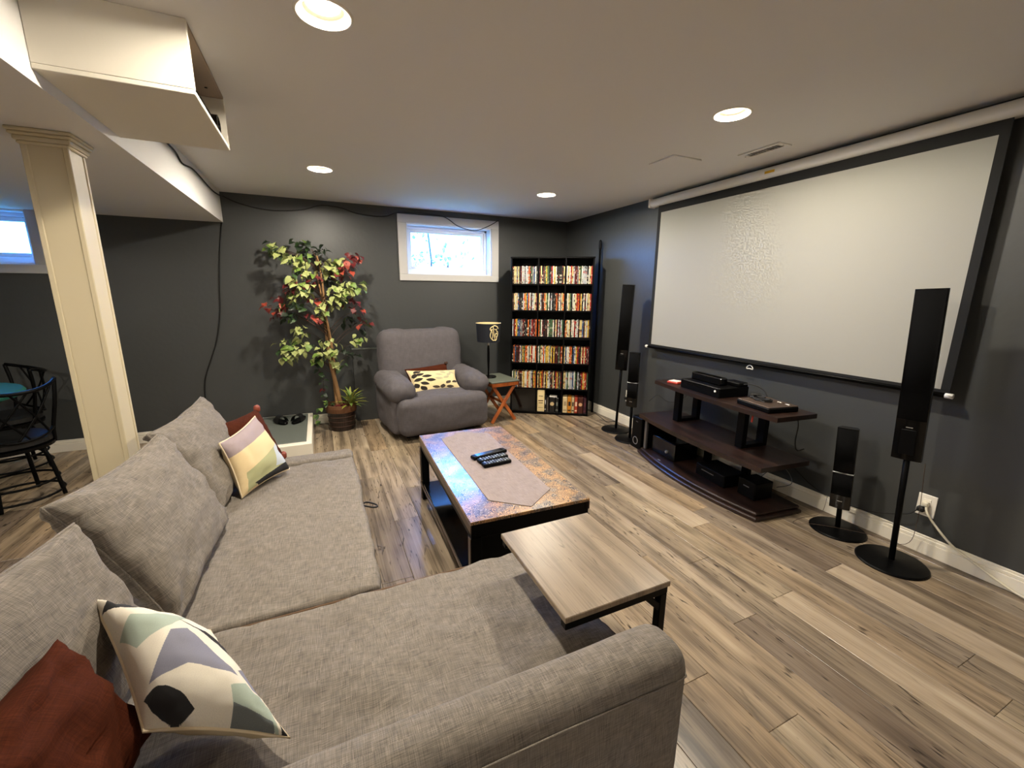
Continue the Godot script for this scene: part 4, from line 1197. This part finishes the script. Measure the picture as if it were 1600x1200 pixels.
	var sets := [[-0.04, 0.016, 0.2, Color(0.06, 0.06, 0.07), "narrow black box set with white marks beside the cream binder", Color(0.8, 0.8, 0.8)], [-0.014, 0.026, 0.17, Color(0.22, 0.2, 0.18), "grey brown box set in the bottom middle cubby", Color(0.3, 0.28, 0.25)], [0.04, 0.066, 0.18, Color(0.05, 0.05, 0.055), "wide black box set with a round cream picture on bottom shelf", Color(0.75, 0.66, 0.5)], [0.097, 0.036, 0.175, Color(0.06, 0.07, 0.07), "dark green-black box set at the screen end of middle cubby", Color(0.4, 0.42, 0.4)],
		[0.19, 0.054, 0.19, Color(0.8, 0.72, 0.55), "thick cream book in the bottom screen-side cubby", Color(0.6, 0.52, 0.4)], [0.243, 0.046, 0.19, Color(0.75, 0.48, 0.13), "thick orange gold box set in the bottom screen-side cubby", Color(0.1, 0.08, 0.07)], [0.284, 0.03, 0.185, Color(0.75, 0.66, 0.5), "cream and black box set beside the orange gold one", Color(0.15, 0.12, 0.1)], [0.32, 0.036, 0.19, Color(0.6, 0.22, 0.14), "red and white box set in the bottom screen-side cubby", Color(0.85, 0.75, 0.65)], [0.371, 0.06, 0.19, Color(0.25, 0.09, 0.06), "wide dark red box set with pale picture on bottom shelf", Color(0.8, 0.62, 0.45)], [0.422, 0.034, 0.185, Color(0.2, 0.08, 0.12), "plum-coloured box set at the screen end of bottom shelf", Color(0.35, 0.15, 0.2)]]
	for i in sets.size():
		var q: Array = sets[i]
		var o := thing("box_set", q[4], "box set", Vector3.ZERO, 0.0, "box sets on the bottom shelf")
		put_on.call(o, q[0])
		part("slipcase", box(Vector3(q[1] - 0.002, q[2], 0.135), 0.002), mat("set_%d" % i, q[3], 0.4), o, Vector3(0, q[2] / 2, -0.0675))
		var pm := mat("set_print_%d" % i, q[5], 0.4)
		if i == 2 or i == 8:
			part("picture", lathe([Vector2(0, 0), Vector2(q[1] * 0.36, 0), Vector2(q[1] * 0.36, 0.001), Vector2(0, 0.001)], 24), pm, o, Vector3(0, q[2] * 0.56, -0.0002), Vector3(PI / 2, 0, 0))
		else:
			part("print_band", boxes([span(Vector3(-q[1] * 0.36, q[2] * 0.12, 0), Vector3(q[1] * 0.36, q[2] * 0.2, 0.0008)), span(Vector3(-q[1] * 0.25, q[2] * 0.45, 0), Vector3(q[1] * 0.3, q[2] * 0.72, 0.0008))], 0.0), pm, o)
	var fl := thing("folded_paper", "folded white paper lying on the wide black box set", "paper")
	fl.transform = t.transform * Transform3D(Basis(), Vector3(0.045, shelf_y[0] + 0.181, -0.03))
	part("sheet", box(Vector3(0.09, 0.006, 0.09), 0.001), M.plate_white, fl, Vector3(0.005, 0.003, -0.04))
	var po := thing("black_pole", "thin black pole rising behind the bookcase against the wall", "pole", Vector3(-0.045, 0, 0.79))
	part("rod", tube([Vector3(0, 0, 0), Vector3(0, 1.9, 0)], 0.012, 10), M.black_metal, po)
	part("finial", lathe([Vector2(0, 1.9), Vector2(0.016, 1.9), Vector2(0.016, 1.985), Vector2(0.008, 2.0), Vector2(0, 2.0)], 12), M.black_metal, po)

# ---------- plants ----------
func leaf_mesh(size: float, kind: int) -> ArrayMesh: # grows along +z from its stem; kind 0 lobed, 1 plain, 2 spear
	var key := "leaf%.3f%d" % [size, kind]
	if not cache.has(key):
		var outline := [[0.0, 0.02], [0.16, 0.3], [0.1, 0.36], [0.42, 0.5], [0.27, 0.6], [0.3, 0.72], [0.12, 0.82], [0.0, 1.0]] if kind == 0 else [[0.0, 0.0], [0.22, 0.12], [0.36, 0.3], [0.36, 0.52], [0.22, 0.78], [0.0, 1.0]] if kind == 1 else [[0.0, 0.0], [0.07, 0.2], [0.09, 0.5], [0.06, 0.78], [0.0, 1.0]]
		var st := new_st(true)
		var p := func(q, s: float): return Vector3(s * q[0], 0.1 * sin(q[1] * 3.0) - 0.25 * q[1] * q[1] + 0.22 * absf(q[0]), q[1]) * size
		for k in outline.size() - 1:
			var a = outline[k]
			var b = outline[k + 1]
			for s in [-1.0, 1.0]:
				var c := [p.call([0, a[1]], 1.0), p.call(a, s), p.call(b, s), p.call([0, b[1]], 1.0)]
				if s < 0: c.reverse()
				for f in [[0, 2, 1], [0, 3, 2]]:
					tri(st, c[f[0]], c[f[1]], c[f[2]])
		cache[key] = done(st)
	return cache[key]

func add_leaf(parent: Node3D, at: Vector3, towards: Vector3, roll: float, size: float, kind: int, m: Material) -> void:
	var z := towards.normalized()
	var x := Vector3.UP.cross(z)
	x = Vector3.RIGHT if x.length() < 0.05 else x.normalized()
	var o := part("leaf", leaf_mesh(size, kind), m, parent)
	o.transform = Transform3D(Basis(x, z.cross(x), z) * Basis(Vector3.BACK, roll), at)

func potted_tree() -> void:
	var base := Vector3(-2.85, 0, 0.27)
	var r := RandomNumberGenerator.new()
	r.seed = 5
	var pot := thing("basket_pot", "round dark brown basket pot with a tan rim band", "plant pot", base)
	part("body", lathe([Vector2(0, 0), Vector2(0.115, 0), Vector2(0.12, 0.01), Vector2(0.13, 0.1), Vector2(0.138, 0.18), Vector2(0.138, 0.2), Vector2(0.12, 0.2), Vector2(0.11, 0.04), Vector2(0, 0.04)], 36), M.walnut, pot)
	part("rim_band", lathe([Vector2(0.139, 0.195), Vector2(0.15, 0.2), Vector2(0.154, 0.24), Vector2(0.15, 0.272), Vector2(0.138, 0.274), Vector2(0.134, 0.2), Vector2(0.139, 0.195)], 36), M.wicker, pot)
	part("soil", lathe([Vector2(0.0, 0.2), Vector2(0.1215, 0.2), Vector2(0.134, 0.235), Vector2(0.06, 0.25), Vector2(0, 0.255)], 24), M.soil, pot)
	var ribs := new_st(true)
	for y in [0.05, 0.1, 0.15]:
		var pts := []
		for k in 37: pts.append(Vector3(cos(TAU * k / 36.0), 0, sin(TAU * k / 36.0)) * (0.121 + y * 0.1) + Vector3(0, y, 0))
		add_tube(ribs, pts, 0.004, 6)
	part("hoop", done(ribs), M.twig, pot)
	# tree with twisted twin stems
	var t := thing("artificial_tree", "potted silk tree with cream-green and red leaves by back wall", "potted tree", base + Vector3(0, 0.25, 0))
	var o := t.position
	var stem := [Vector3(-2.868, 0.25, 0.27), Vector3(-2.888, 0.48, 0.28), Vector3(-2.904, 0.75, 0.3), Vector3(-2.919, 1.01, 0.3), Vector3(-2.934, 1.32, 0.28), Vector3(-2.952, 1.6, 0.26), Vector3(-2.956, 1.75, 0.25)]
	for s in 2:
		var pts := []
		for k in stem.size(): pts.append(stem[k] - o + Vector3(cos(k * 1.3 + s * PI), 0, sin(k * 1.3 + s * PI)) * 0.018)
		part("trunk", tube(curve(pts, 8), 0.024 if s == 0 else 0.02, 8, 0.006), M.bark, t)
	var cream := [[-3.29, 1.78, 0.35], [-3.23, 1.76, 0.35], [-3.16, 1.71, 0.38], [-3.10, 1.66, 0.38], [-2.90, 1.65, 0.30], [-2.83, 1.69, 0.30], [-2.78, 1.67, 0.28], [-2.87, 1.61, 0.34], [-3.06, 1.57, 0.40], [-3.13, 1.50, 0.42], [-3.12, 1.41, 0.42], [-3.06, 1.43, 0.40], [-3.21, 1.33, 0.40], [-2.78, 1.45, 0.35], [-2.71, 1.45, 0.33], [-2.63, 1.45, 0.30], [-2.82, 1.39, 0.38], [-2.75, 1.37, 0.36], [-2.80, 1.32, 0.38], [-2.92, 1.28, 0.40], [-2.97, 1.19, 0.40], [-3.13, 1.04, 0.38], [-3.27, 0.83, 0.42], [-3.31, 0.92, 0.42], [-3.20, 0.86, 0.40], [-3.14, 0.92, 0.38], [-2.92, 0.91, 0.40], [-2.90, 0.85, 0.42], [-2.98, 0.82, 0.40], [-2.65, 0.93, 0.30], [-2.86, 0.71, 0.36]]
	var green := [[-3.08, 1.86, 0.20], [-3.02, 1.82, 0.20], [-2.94, 1.80, 0.20], [-2.98, 1.75, 0.22], [-3.24, 1.24, 0.38], [-3.21, 1.18, 0.38], [-3.14, 1.23, 0.38], [-3.31, 1.81, 0.18], [-2.86, 1.51, 0.20], [-2.71, 1.13, 0.20], [-2.59, 1.06, 0.18], [-3.01, 0.73, 0.30], [-2.72, 0.79, 0.25]]
	var red := [[-2.65, 1.72, 0.30], [-2.69, 1.66, 0.32], [-2.58, 1.73, 0.28], [-2.72, 1.59, 0.32], [-2.77, 1.60, 0.34], [-3.15, 1.47, 0.42], [-3.19, 1.43, 0.42], [-3.01, 1.53, 0.40], [-3.38, 1.27, 0.36], [-3.30, 1.31, 0.36], [-3.30, 1.23, 0.36], [-2.68, 1.34, 0.32], [-2.65, 1.22, 0.30], [-3.03, 1.15, 0.42], [-2.98, 1.31, 0.36], [-2.57, 1.11, 0.26]]
	var twigs := new_st(true)
	for set_of in [[cream, ["leaf_cream", "leaf_cream", "leaf_cream", "leaf_lime"], 5, 0.088], [green, ["leaf_green", "leaf_dark", "leaf_lime"], 5, 0.088], [red, ["leaf_red", "leaf_red", "leaf_rust"], 5, 0.08]]:
		for q in set_of[0]:
			var c := Vector3(q[0], q[1], q[2])
			# each spray hangs on a twig from the stem a little lower down
			var y := clampf(c.y - 0.12 - 0.35 * absf(c.x + 2.93), 0.45, 1.72)
			var f := clampf((y - 0.25) / 1.5 * 6.0, 0.0, 5.99)
			var from: Vector3 = stem[int(f)].lerp(stem[int(f) + 1], f - int(f))
			add_tube(twigs, curve([from - o, from.lerp(c, 0.5) + Vector3(0, 0.04, 0) - o, c - o], 4), 0.0035, 5, 0.0015)
			var out := (c - from).normalized()
			for k in set_of[2]:
				var a = k * 2.4 + r.randf() * 1.2
				var dir := out * 0.7 + Vector3(cos(a) * 0.8, -0.95 + r.randf() * 0.6, sin(a) * 0.4 + 0.4)
				add_leaf(t, c - o + Vector3(r.randf_range(-0.05, 0.05), r.randf_range(-0.03, 0.05), r.randf_range(-0.03, 0.03)), dir, r.randf_range(-0.7, 0.7), set_of[3] * r.randf_range(0.8, 1.15), 0 if r.randf() < 0.55 else 1, M[set_of[1][r.randi() % set_of[1].size()]])
	part("branches", done(twigs), M.twig, t)
	for set_of in [[cream, "leaf_cream", 5], [cream, "leaf_green", 3], [green, "leaf_dark", 5], [red, "leaf_red", 4]]:
		var st := new_st()
		for q in set_of[0]:
			for k in set_of[2]:
				var l := leaf_mesh(1.0, 0 if r.randf() < 0.5 else 1).surface_get_arrays(0)
				var vs: PackedVector3Array = l[Mesh.ARRAY_VERTEX]
				var z := Vector3(r.randf_range(-0.9, 0.9), r.randf_range(-1.0, -0.2), r.randf_range(-0.3, 0.8)).normalized()
				var x := Vector3.UP.cross(z).normalized()
				var b := Basis(x, z.cross(x), z) * Basis(Vector3.BACK, r.randf_range(-0.7, 0.7)).scaled(Vector3.ONE * r.randf_range(0.055, 0.08))
				var at := Vector3(q[0], q[1], q[2]) - o + Vector3(r.randf_range(-0.08, 0.08), r.randf_range(-0.06, 0.07), r.randf_range(-0.1, 0.02))
				for n in l[Mesh.ARRAY_INDEX]: st.add_vertex(b * vs[n] + at)
		st.generate_normals()
		tag(part("foliage", st.commit(), M[set_of[1]], t), "", "", "", "stuff")
	# trailing ivy beside the pot
	var iv := thing("ivy_strand", "dark green ivy strand trailing beside the tree trunk", "ivy", Vector3(-2.93, 0.26, 0.3))
	var line := curve([Vector3(-2.93, 0.26, 0.3), Vector3(-3.0, 0.4, 0.31), Vector3(-3.0, 0.56, 0.3), Vector3(-3.05, 0.72, 0.3), Vector3(-3.0, 0.8, 0.31)], 6)
	var rel := []
	for p in line: rel.append(p - iv.position)
	part("vine", tube(rel, 0.003, 5), M.twig, iv)
	for k in range(1, 24, 1):
		add_leaf(iv, rel[k] + Vector3(r.randf_range(-0.01, 0.01), 0, 0.004), Vector3(r.randf_range(-1, 1), r.randf_range(-0.6, 0.4), 0.6), r.randf_range(-0.5, 0.5), 0.055 * r.randf_range(0.8, 1.2), 1, M[["leaf_green", "leaf_dark", "leaf_green", "leaf_red"][r.randi() % 4]])
	var low := [[-0.06, -0.02, 0.03], [-0.12, -0.06, 0.05], [-0.15, -0.12, 0.06], [-0.13, -0.19, 0.06], [-0.08, 0.0, 0.02]]
	for q in low:
		for j in 2: add_leaf(iv, Vector3(q[0], q[1] + 0.06, q[2]), Vector3(r.randf_range(-1, 0.6), r.randf_range(-0.7, 0.3), 0.8), 0.0, 0.06, 1, M[["leaf_green", "leaf_lime"][j]])
	var sp := thing("spiky_plant", "yellow-green spiky leaf clump on the screen side of pot", "plant", Vector3(-2.755, 0.245, 0.33))
	for k in 34:
		var a := k * 2.4
		var e := 0.25 + 0.75 * (k / 34.0)
		add_leaf(sp, Vector3(cos(a) * 0.01, k * 0.002, sin(a) * 0.01), Vector3(cos(a) * (1.15 - e * 0.8) + 0.2, e, sin(a) * (1.15 - e * 0.8) + 0.1), 0.0, r.randf_range(0.13, 0.18), 2, M["leaf_spear" if k % 3 else "leaf_lime"])
	var fw := thing("red_flowers", "small red silk flower clump at the foot of trunk", "flowers", Vector3(-2.85, 0.25, 0.36))
	for k in 16:
		var a := k * 2.4
		add_leaf(fw, Vector3(-0.035 if k % 2 else 0.035, 0.012, 0), Vector3(cos(a), 0.5, sin(a)), 0.0, 0.045, 1, M.leaf_red)

# ---------- games table corner ----------
func dining() -> void:
	var t := thing("games_table", "round green felt games table beside the back wall", "table", Vector3(-5.35, 0, 1.0))
	part("felt_top", lathe([Vector2(0, 0.735), Vector2(0.43, 0.735), Vector2(0.43, 0.74), Vector2(0, 0.74)], 56), M.felt_green, t)
	part("rail", lathe([Vector2(0.43, 0.70), Vector2(0.47, 0.705), Vector2(0.478, 0.722), Vector2(0.465, 0.742), Vector2(0.43, 0.7401), Vector2(0.43, 0.7)], 56), M.felt_green, t)
	part("apron", lathe([Vector2(0, 0.66), Vector2(0.36, 0.66), Vector2(0.37, 0.735), Vector2(0, 0.7348)], 40), M.black_board, t)
	part("pedestal", lathe([Vector2(0, 0.03), Vector2(0.09, 0.03), Vector2(0.06, 0.15), Vector2(0.05, 0.6), Vector2(0.1, 0.66), Vector2(0, 0.66)], 28), M.black_board, t)
	part("foot", lathe([Vector2(0, 0), Vector2(0.14, 0), Vector2(0.13, 0.025), Vector2(0.08, 0.035), Vector2(0, 0.035)], 32), M.black_board, t)
	games_chair("black metal games chair with crossed back facing away, beside column", Vector3(-4.93, 0, 1.1), deg_to_rad(227))
	games_chair("black metal games chair on the far side of the green table", Vector3(-5.28, 0, 0.4), deg_to_rad(-50))
	games_chair("black metal games chair between the green table and sofa back", Vector3(-5.28, 0, 1.72), deg_to_rad(175))

func games_chair(label: String, at: Vector3, turn: float) -> void: # faces local +z
	var t := thing("games_chair", label, "chair", at, turn, "black metal chairs round the games table")
	part("seat", lathe([Vector2(0, 0.4), Vector2(0.19, 0.4), Vector2(0.215, 0.415), Vector2(0.215, 0.445), Vector2(0.19, 0.462), Vector2(0, 0.468)], 36, false), M.seat_vinyl, t)
	part("seat_ring", lathe([Vector2(0.17, 0.375), Vector2(0.218, 0.38), Vector2(0.222, 0.4), Vector2(0.17, 0.402)], 36), M.black_metal, t)
	for a in [45, 135, 225, 315]:
		var d := Vector3(sin(deg_to_rad(a)), 0, cos(deg_to_rad(a)))
		part("leg", tube(curve([d * 0.05 + Vector3(0, 0.37, 0), d * 0.13 + Vector3(0, 0.365, 0), d * 0.18 + Vector3(0, 0.3, 0), d * 0.222 + Vector3(0, 0.012, 0)], 6), 0.013, 8), M.black_metal, t)
	for q in [[0.14, 0.2], [0.05, 0.213]]:
		var pts := []
		for k in 41: pts.append(Vector3(cos(TAU * k / 40.0) * q[1], q[0], sin(TAU * k / 40.0) * q[1]))
		part("foot_ring", tube(pts, 0.008, 6), M.black_metal, t)
	var rail := func(y: float, rr: float, half: float):
		var pts := []
		for k in 15:
			var a := PI + lerpf(-half, half, k / 14.0)
			pts.append(Vector3(sin(a) * rr, y - 0.045 * cos((k / 14.0 - 0.5) * PI), cos(a) * rr))
		return pts
	var top: Array = rail.call(0.82, 0.275, 1.05)
	var low: Array = rail.call(0.5, 0.228, 0.95)
	part("top_rail", tube(top, 0.013, 8), M.black_metal, t)
	part("low_rail", tube(low, 0.009, 8), M.black_metal, t)
	for k in [0, 14]:
		part("back_post", tube(curve([top[k], top[k].lerp(low[k], 0.5) + Vector3(0, 0, -0.012), low[k], low[k] + Vector3(0, -0.11, 0.02)], 5), 0.012, 8), M.black_metal, t)
	for q in [[2, 8], [8, 2], [6, 12], [12, 6]]:
		var a: Vector3 = top[q[0]]
		var b: Vector3 = low[q[1]]
		var m := (a + b) / 2
		var out := Vector3(m.x, 0, m.z).normalized() * 0.25
		part("cross_bar", tube(curve([a, Vector3(out.x, m.y, out.z), b], 6), 0.007, 6), M.black_metal, t)

# ---------- small things and cables ----------
func cable(called: String, label: String, pts: Array, r: float, m: Material) -> void:
	var v := []
	for q in pts: v.append(Vector3(q[0], q[1], q[2]))
	tag(solo(called, tube(curve(v, 6), r, 6), m), label, "cable")

func extras() -> void:
	cable("projector_cable", "black cable running along the top of the bulkhead face", [[-3.717, 2.262, 2.26], [-3.717, 2.262, 1.54], [-3.717, 2.255, 1.38], [-3.717, 2.224, 1.257], [-3.717, 2.255, 1.0], [-3.717, 2.254, 0.785], [-3.717, 2.242, 0.521], [-3.717, 2.241, 0.283], [-3.712, 2.258, 0.03]], 0.0055, M.cable_black)
	cable("wall_cable", "black cable draped along the top of back wall to window", [[-3.703, 2.263, 0.009], [-3.569, 2.208, 0.009], [-3.338, 2.171, 0.009], [-3.062, 2.194, 0.009], [-2.885, 2.25, 0.009], [-2.708, 2.247, 0.009], [-2.527, 2.201, 0.009], [-2.272, 2.195, 0.012], [-2.1, 2.246, 0.018], [-1.662, 2.244, 0.028], [-1.464, 2.15, 0.028], [-1.272, 2.115, 0.028], [-1.112, 2.165, 0.028], [-0.958, 2.25, 0.014]], 0.005, M.cable_black)
	cable("hanging_cable", "black cable hanging down the back wall beside the bulkhead", [[-3.735, 2.03, 0.008], [-3.785, 1.73, 0.008], [-3.82, 1.438, 0.012], [-3.845, 1.2, 0.008], [-3.9, 0.95, 0.01], [-3.965, 0.773, 0.008], [-4.043, 0.558, 0.008], [-4.064, 0.3, 0.008], [-4.06, 0.02, 0.03]], 0.006, M.cable_black)
	cable("power_cable", "white power cord from outlet plate down onto the floor", [[-0.012, 0.285, 3.885], [-0.04, 0.25, 3.905], [-0.035, 0.185, 3.955], [-0.03, 0.115, 4.031], [-0.035, 0.069, 4.135], [-0.03, 0.03, 4.22], [-0.035, 0.007, 4.32], [-0.06, 0.006, 4.6]], 0.006, M.cable_white)
	cable("speaker_wire", "thin black wire along the baseboard behind the short speaker", [[-0.02, 0.262, 3.862], [-0.03, 0.2, 3.82], [-0.035, 0.13, 3.65], [-0.04, 0.12, 3.5], [-0.04, 0.14, 3.35], [-0.03, 0.2, 3.22], [-0.05, 0.3, 3.1]], 0.003, M.cable_black)
	cable("speaker_wire", "thin pale wire looped on the floor round the short speaker", [[-0.04, 0.12, 3.42], [-0.1, 0.02, 3.43], [-0.25, 0.004, 3.4], [-0.36, 0.004, 3.42], [-0.27, 0.024, 3.52], [-0.12, 0.026, 3.7], [-0.05, 0.03, 3.85], [-0.06, 0.2, 3.88], [-0.15, 0.55, 3.89]], 0.0014, M.bronze_edge)
	cable("speaker_wire", "black wire on the floor between the bookcase and tower speaker", [[-0.12, 0.05, 0.92], [-0.14, 0.045, 1.0], [-0.12, 0.01, 1.1], [-0.13, 0.005, 1.2], [-0.1, 0.03, 1.3], [-0.14, 0.02, 1.42]], 0.0035, M.cable_black)
	cable("speaker_wire", "thin grey wire hanging from the top tier to middle tier", [[-0.06, 0.655, 2.3], [-0.05, 0.55, 2.22], [-0.04, 0.45, 2.1], [-0.05, 0.42, 1.98], [-0.08, 0.46, 1.88], [-0.15, 0.4, 1.85]], 0.0025, M.cable_black)
	cable("speaker_wire", "thick black cord dangling under the speaker end of top tier", [[-0.3, 0.66, 3.31], [-0.28, 0.6, 3.31], [-0.27, 0.5, 3.3], [-0.24, 0.43, 3.3], [-0.2, 0.44, 3.32]], 0.004, M.cable_black)
	cable("speaker_wire", "grey cord looped behind the speaker end of bottom tier", [[-0.12, 0.08, 3.0], [-0.06, 0.18, 3.06], [-0.05, 0.2, 3.14], [-0.06, 0.12, 3.2], [-0.09, 0.06, 3.12]], 0.003, M.grey_metal)
	# outlets
	for q in [[3.883, 0.277, "white outlet plate with two plugs behind the front tower speaker"], [1.375, 0.325, "white outlet plate with two plugs near the back tower speaker"]]:
		var t := thing("outlet_plate", q[2], "outlet", Vector3(0, q[1], q[0]), -PI / 2, "wall outlets under the screen wall")
		part("plate", box(Vector3(0.08, 0.125, 0.006), 0.0025), M.plate_white, t, Vector3(0, 0, 0.003))
		for s in [-1, 1]: part("socket", box(Vector3(0.034, 0.03, 0.003), 0.001), M.trim_white, t, Vector3(0, s * 0.022, 0.0065))
		part("plug", soft_box(Vector3(0.034, 0.028, 0.034), 0.008, Vector3.ZERO, 0, 6, 3), M.cable_black, t, Vector3(-0.012, -0.022, 0.024))
		part("plug", soft_box(Vector3(0.03, 0.026, 0.026), 0.008, Vector3.ZERO, 0, 6, 3), M.cable_white, t, Vector3(0, 0.012, 0.02))
	# ceiling vents
	var v := thing("ceiling_vent", "plain square ceiling cover plate beside the slotted vent", "vent cover", Vector3(-0.675, H - 0.005, 2.472))
	part("plate", box(Vector3(0.25, 0.01, 0.235), 0.004), M.ceiling_paint, v, Vector3(0, -0.0005, 0))
	v = thing("ceiling_vent", "narrow slotted white ceiling vent near the projection screen", "vent", Vector3(-0.36, H - 0.006, 2.895))
	part("frame", boxes([span(Vector3(-0.058, -0.002, -0.14), Vector3(-0.03, 0.006, 0.14)), span(Vector3(0.03, -0.002, -0.14), Vector3(0.058, 0.006, 0.14)), span(Vector3(-0.03, -0.002, -0.14), Vector3(0.03, 0.006, -0.11)), span(Vector3(-0.03, -0.002, 0.11), Vector3(0.03, 0.006, 0.14))], 0.002), M.ceiling_paint, v)
	for k in 12:
		var st := new_st()
		add_box(st, Vector3(0.06, 0.0015, 0.014), Transform3D(Basis(Vector3.RIGHT, 0.6), Vector3(0, 0.001, -0.1 + k * 0.0182)), 0.0)
		part("slat", done(st), M.ceiling_paint, v)
	part("duct", boxes([span(Vector3(-0.03, 0.0045, -0.11), Vector3(0.03, 0.0058, 0.11))], 0.0), M.bronze_edge, v)
	for z in [-0.125, 0.125]: part("screw", lathe([Vector2(0, -0.004), Vector2(0.005, -0.003), Vector2(0.005, 0), Vector2(0, 0)], 10), M.grey_metal, v, Vector3(0, 0, z))
	# sandals on the platform
	for q in [[-3.42, 0.3, 0.5, "black slide sandal on the slate platform, lying sole-down"], [-3.25, 0.31, -0.4, "black slide sandal on the slate platform beside the pot"]]:
		var s := thing("slide_sandal", q[3], "sandal", Vector3(q[0], 0.1405, q[1]), q[2], "black sandals on the platform")
		var sole := PackedVector2Array()
		for k in 24:
			var a := TAU * k / 24.0
			sole.append(Vector2(sin(a) * (0.043 + 0.008 * cos(a)), cos(a) * 0.125))
		part("sole", plate(sole, 0.0, 0.022, 0.004), M.black_plastic, s)
		var st := new_st(true)
		for k in 10: # strap arches across the instep
			var a := PI * k / 10.0
			var b := PI * (k + 1) / 10.0
			var p := func(w: float, z: float): return Vector3(cos(w) * 0.052, 0.015 + sin(w) * 0.06, z - sin(w) * 0.012)
			quad(st, p.call(a, 0.07), p.call(a, -0.01), p.call(b, -0.01), p.call(b, 0.07))
			quad(st, p.call(b, 0.07) * 0.95, p.call(b, -0.01) * 0.95, p.call(a, -0.01) * 0.95, p.call(a, 0.07) * 0.95)
		part("strap", done(st), M.seat_vinyl, s)

func outside() -> void:
	var g := struct("ground_outside", boxes([span(Vector3(-14, 1.2, -14), Vector3(6, 1.5, -0.27))], 0.0), M.grass)
	tag(g, "grassy ground outside the basement windows", "ground")
	var r := RandomNumberGenerator.new()
	r.seed = 77
	var i := 0
	for q in [[-0.95, -3.4, 1.1, "leafy shrub growing outside the window above the recliner"], [-8.6, -3.4, 1.2, "leafy shrub growing outside the window above games table"]]:
		var t := thing("shrub", q[3], "shrub", Vector3(q[0], 1.5, q[1]))
		var st := new_st()
		for k in 190:
			var d = Vector3(r.randfn(), absf(r.randfn()) * 0.9, r.randfn() * 0.6) * 0.42 * q[2]
			d.y += 0.2
			var b := Basis.from_euler(Vector3(r.randf() * TAU, r.randf() * TAU, 0)) * 0.09
			var l := leaf_mesh(1.0, 1).surface_get_arrays(0)
			var vs: PackedVector3Array = l[Mesh.ARRAY_VERTEX]
			for n in l[Mesh.ARRAY_INDEX]: st.add_vertex(b * vs[n] + d)
		tag(part("foliage", done(st), M.leaf_outside, t), "", "", "", "stuff")
		part("stems", tube([Vector3.ZERO, Vector3(0.02, 0.5, 0), Vector3(-0.03, 1.0, 0)], 0.02, 6), M.twig, t)
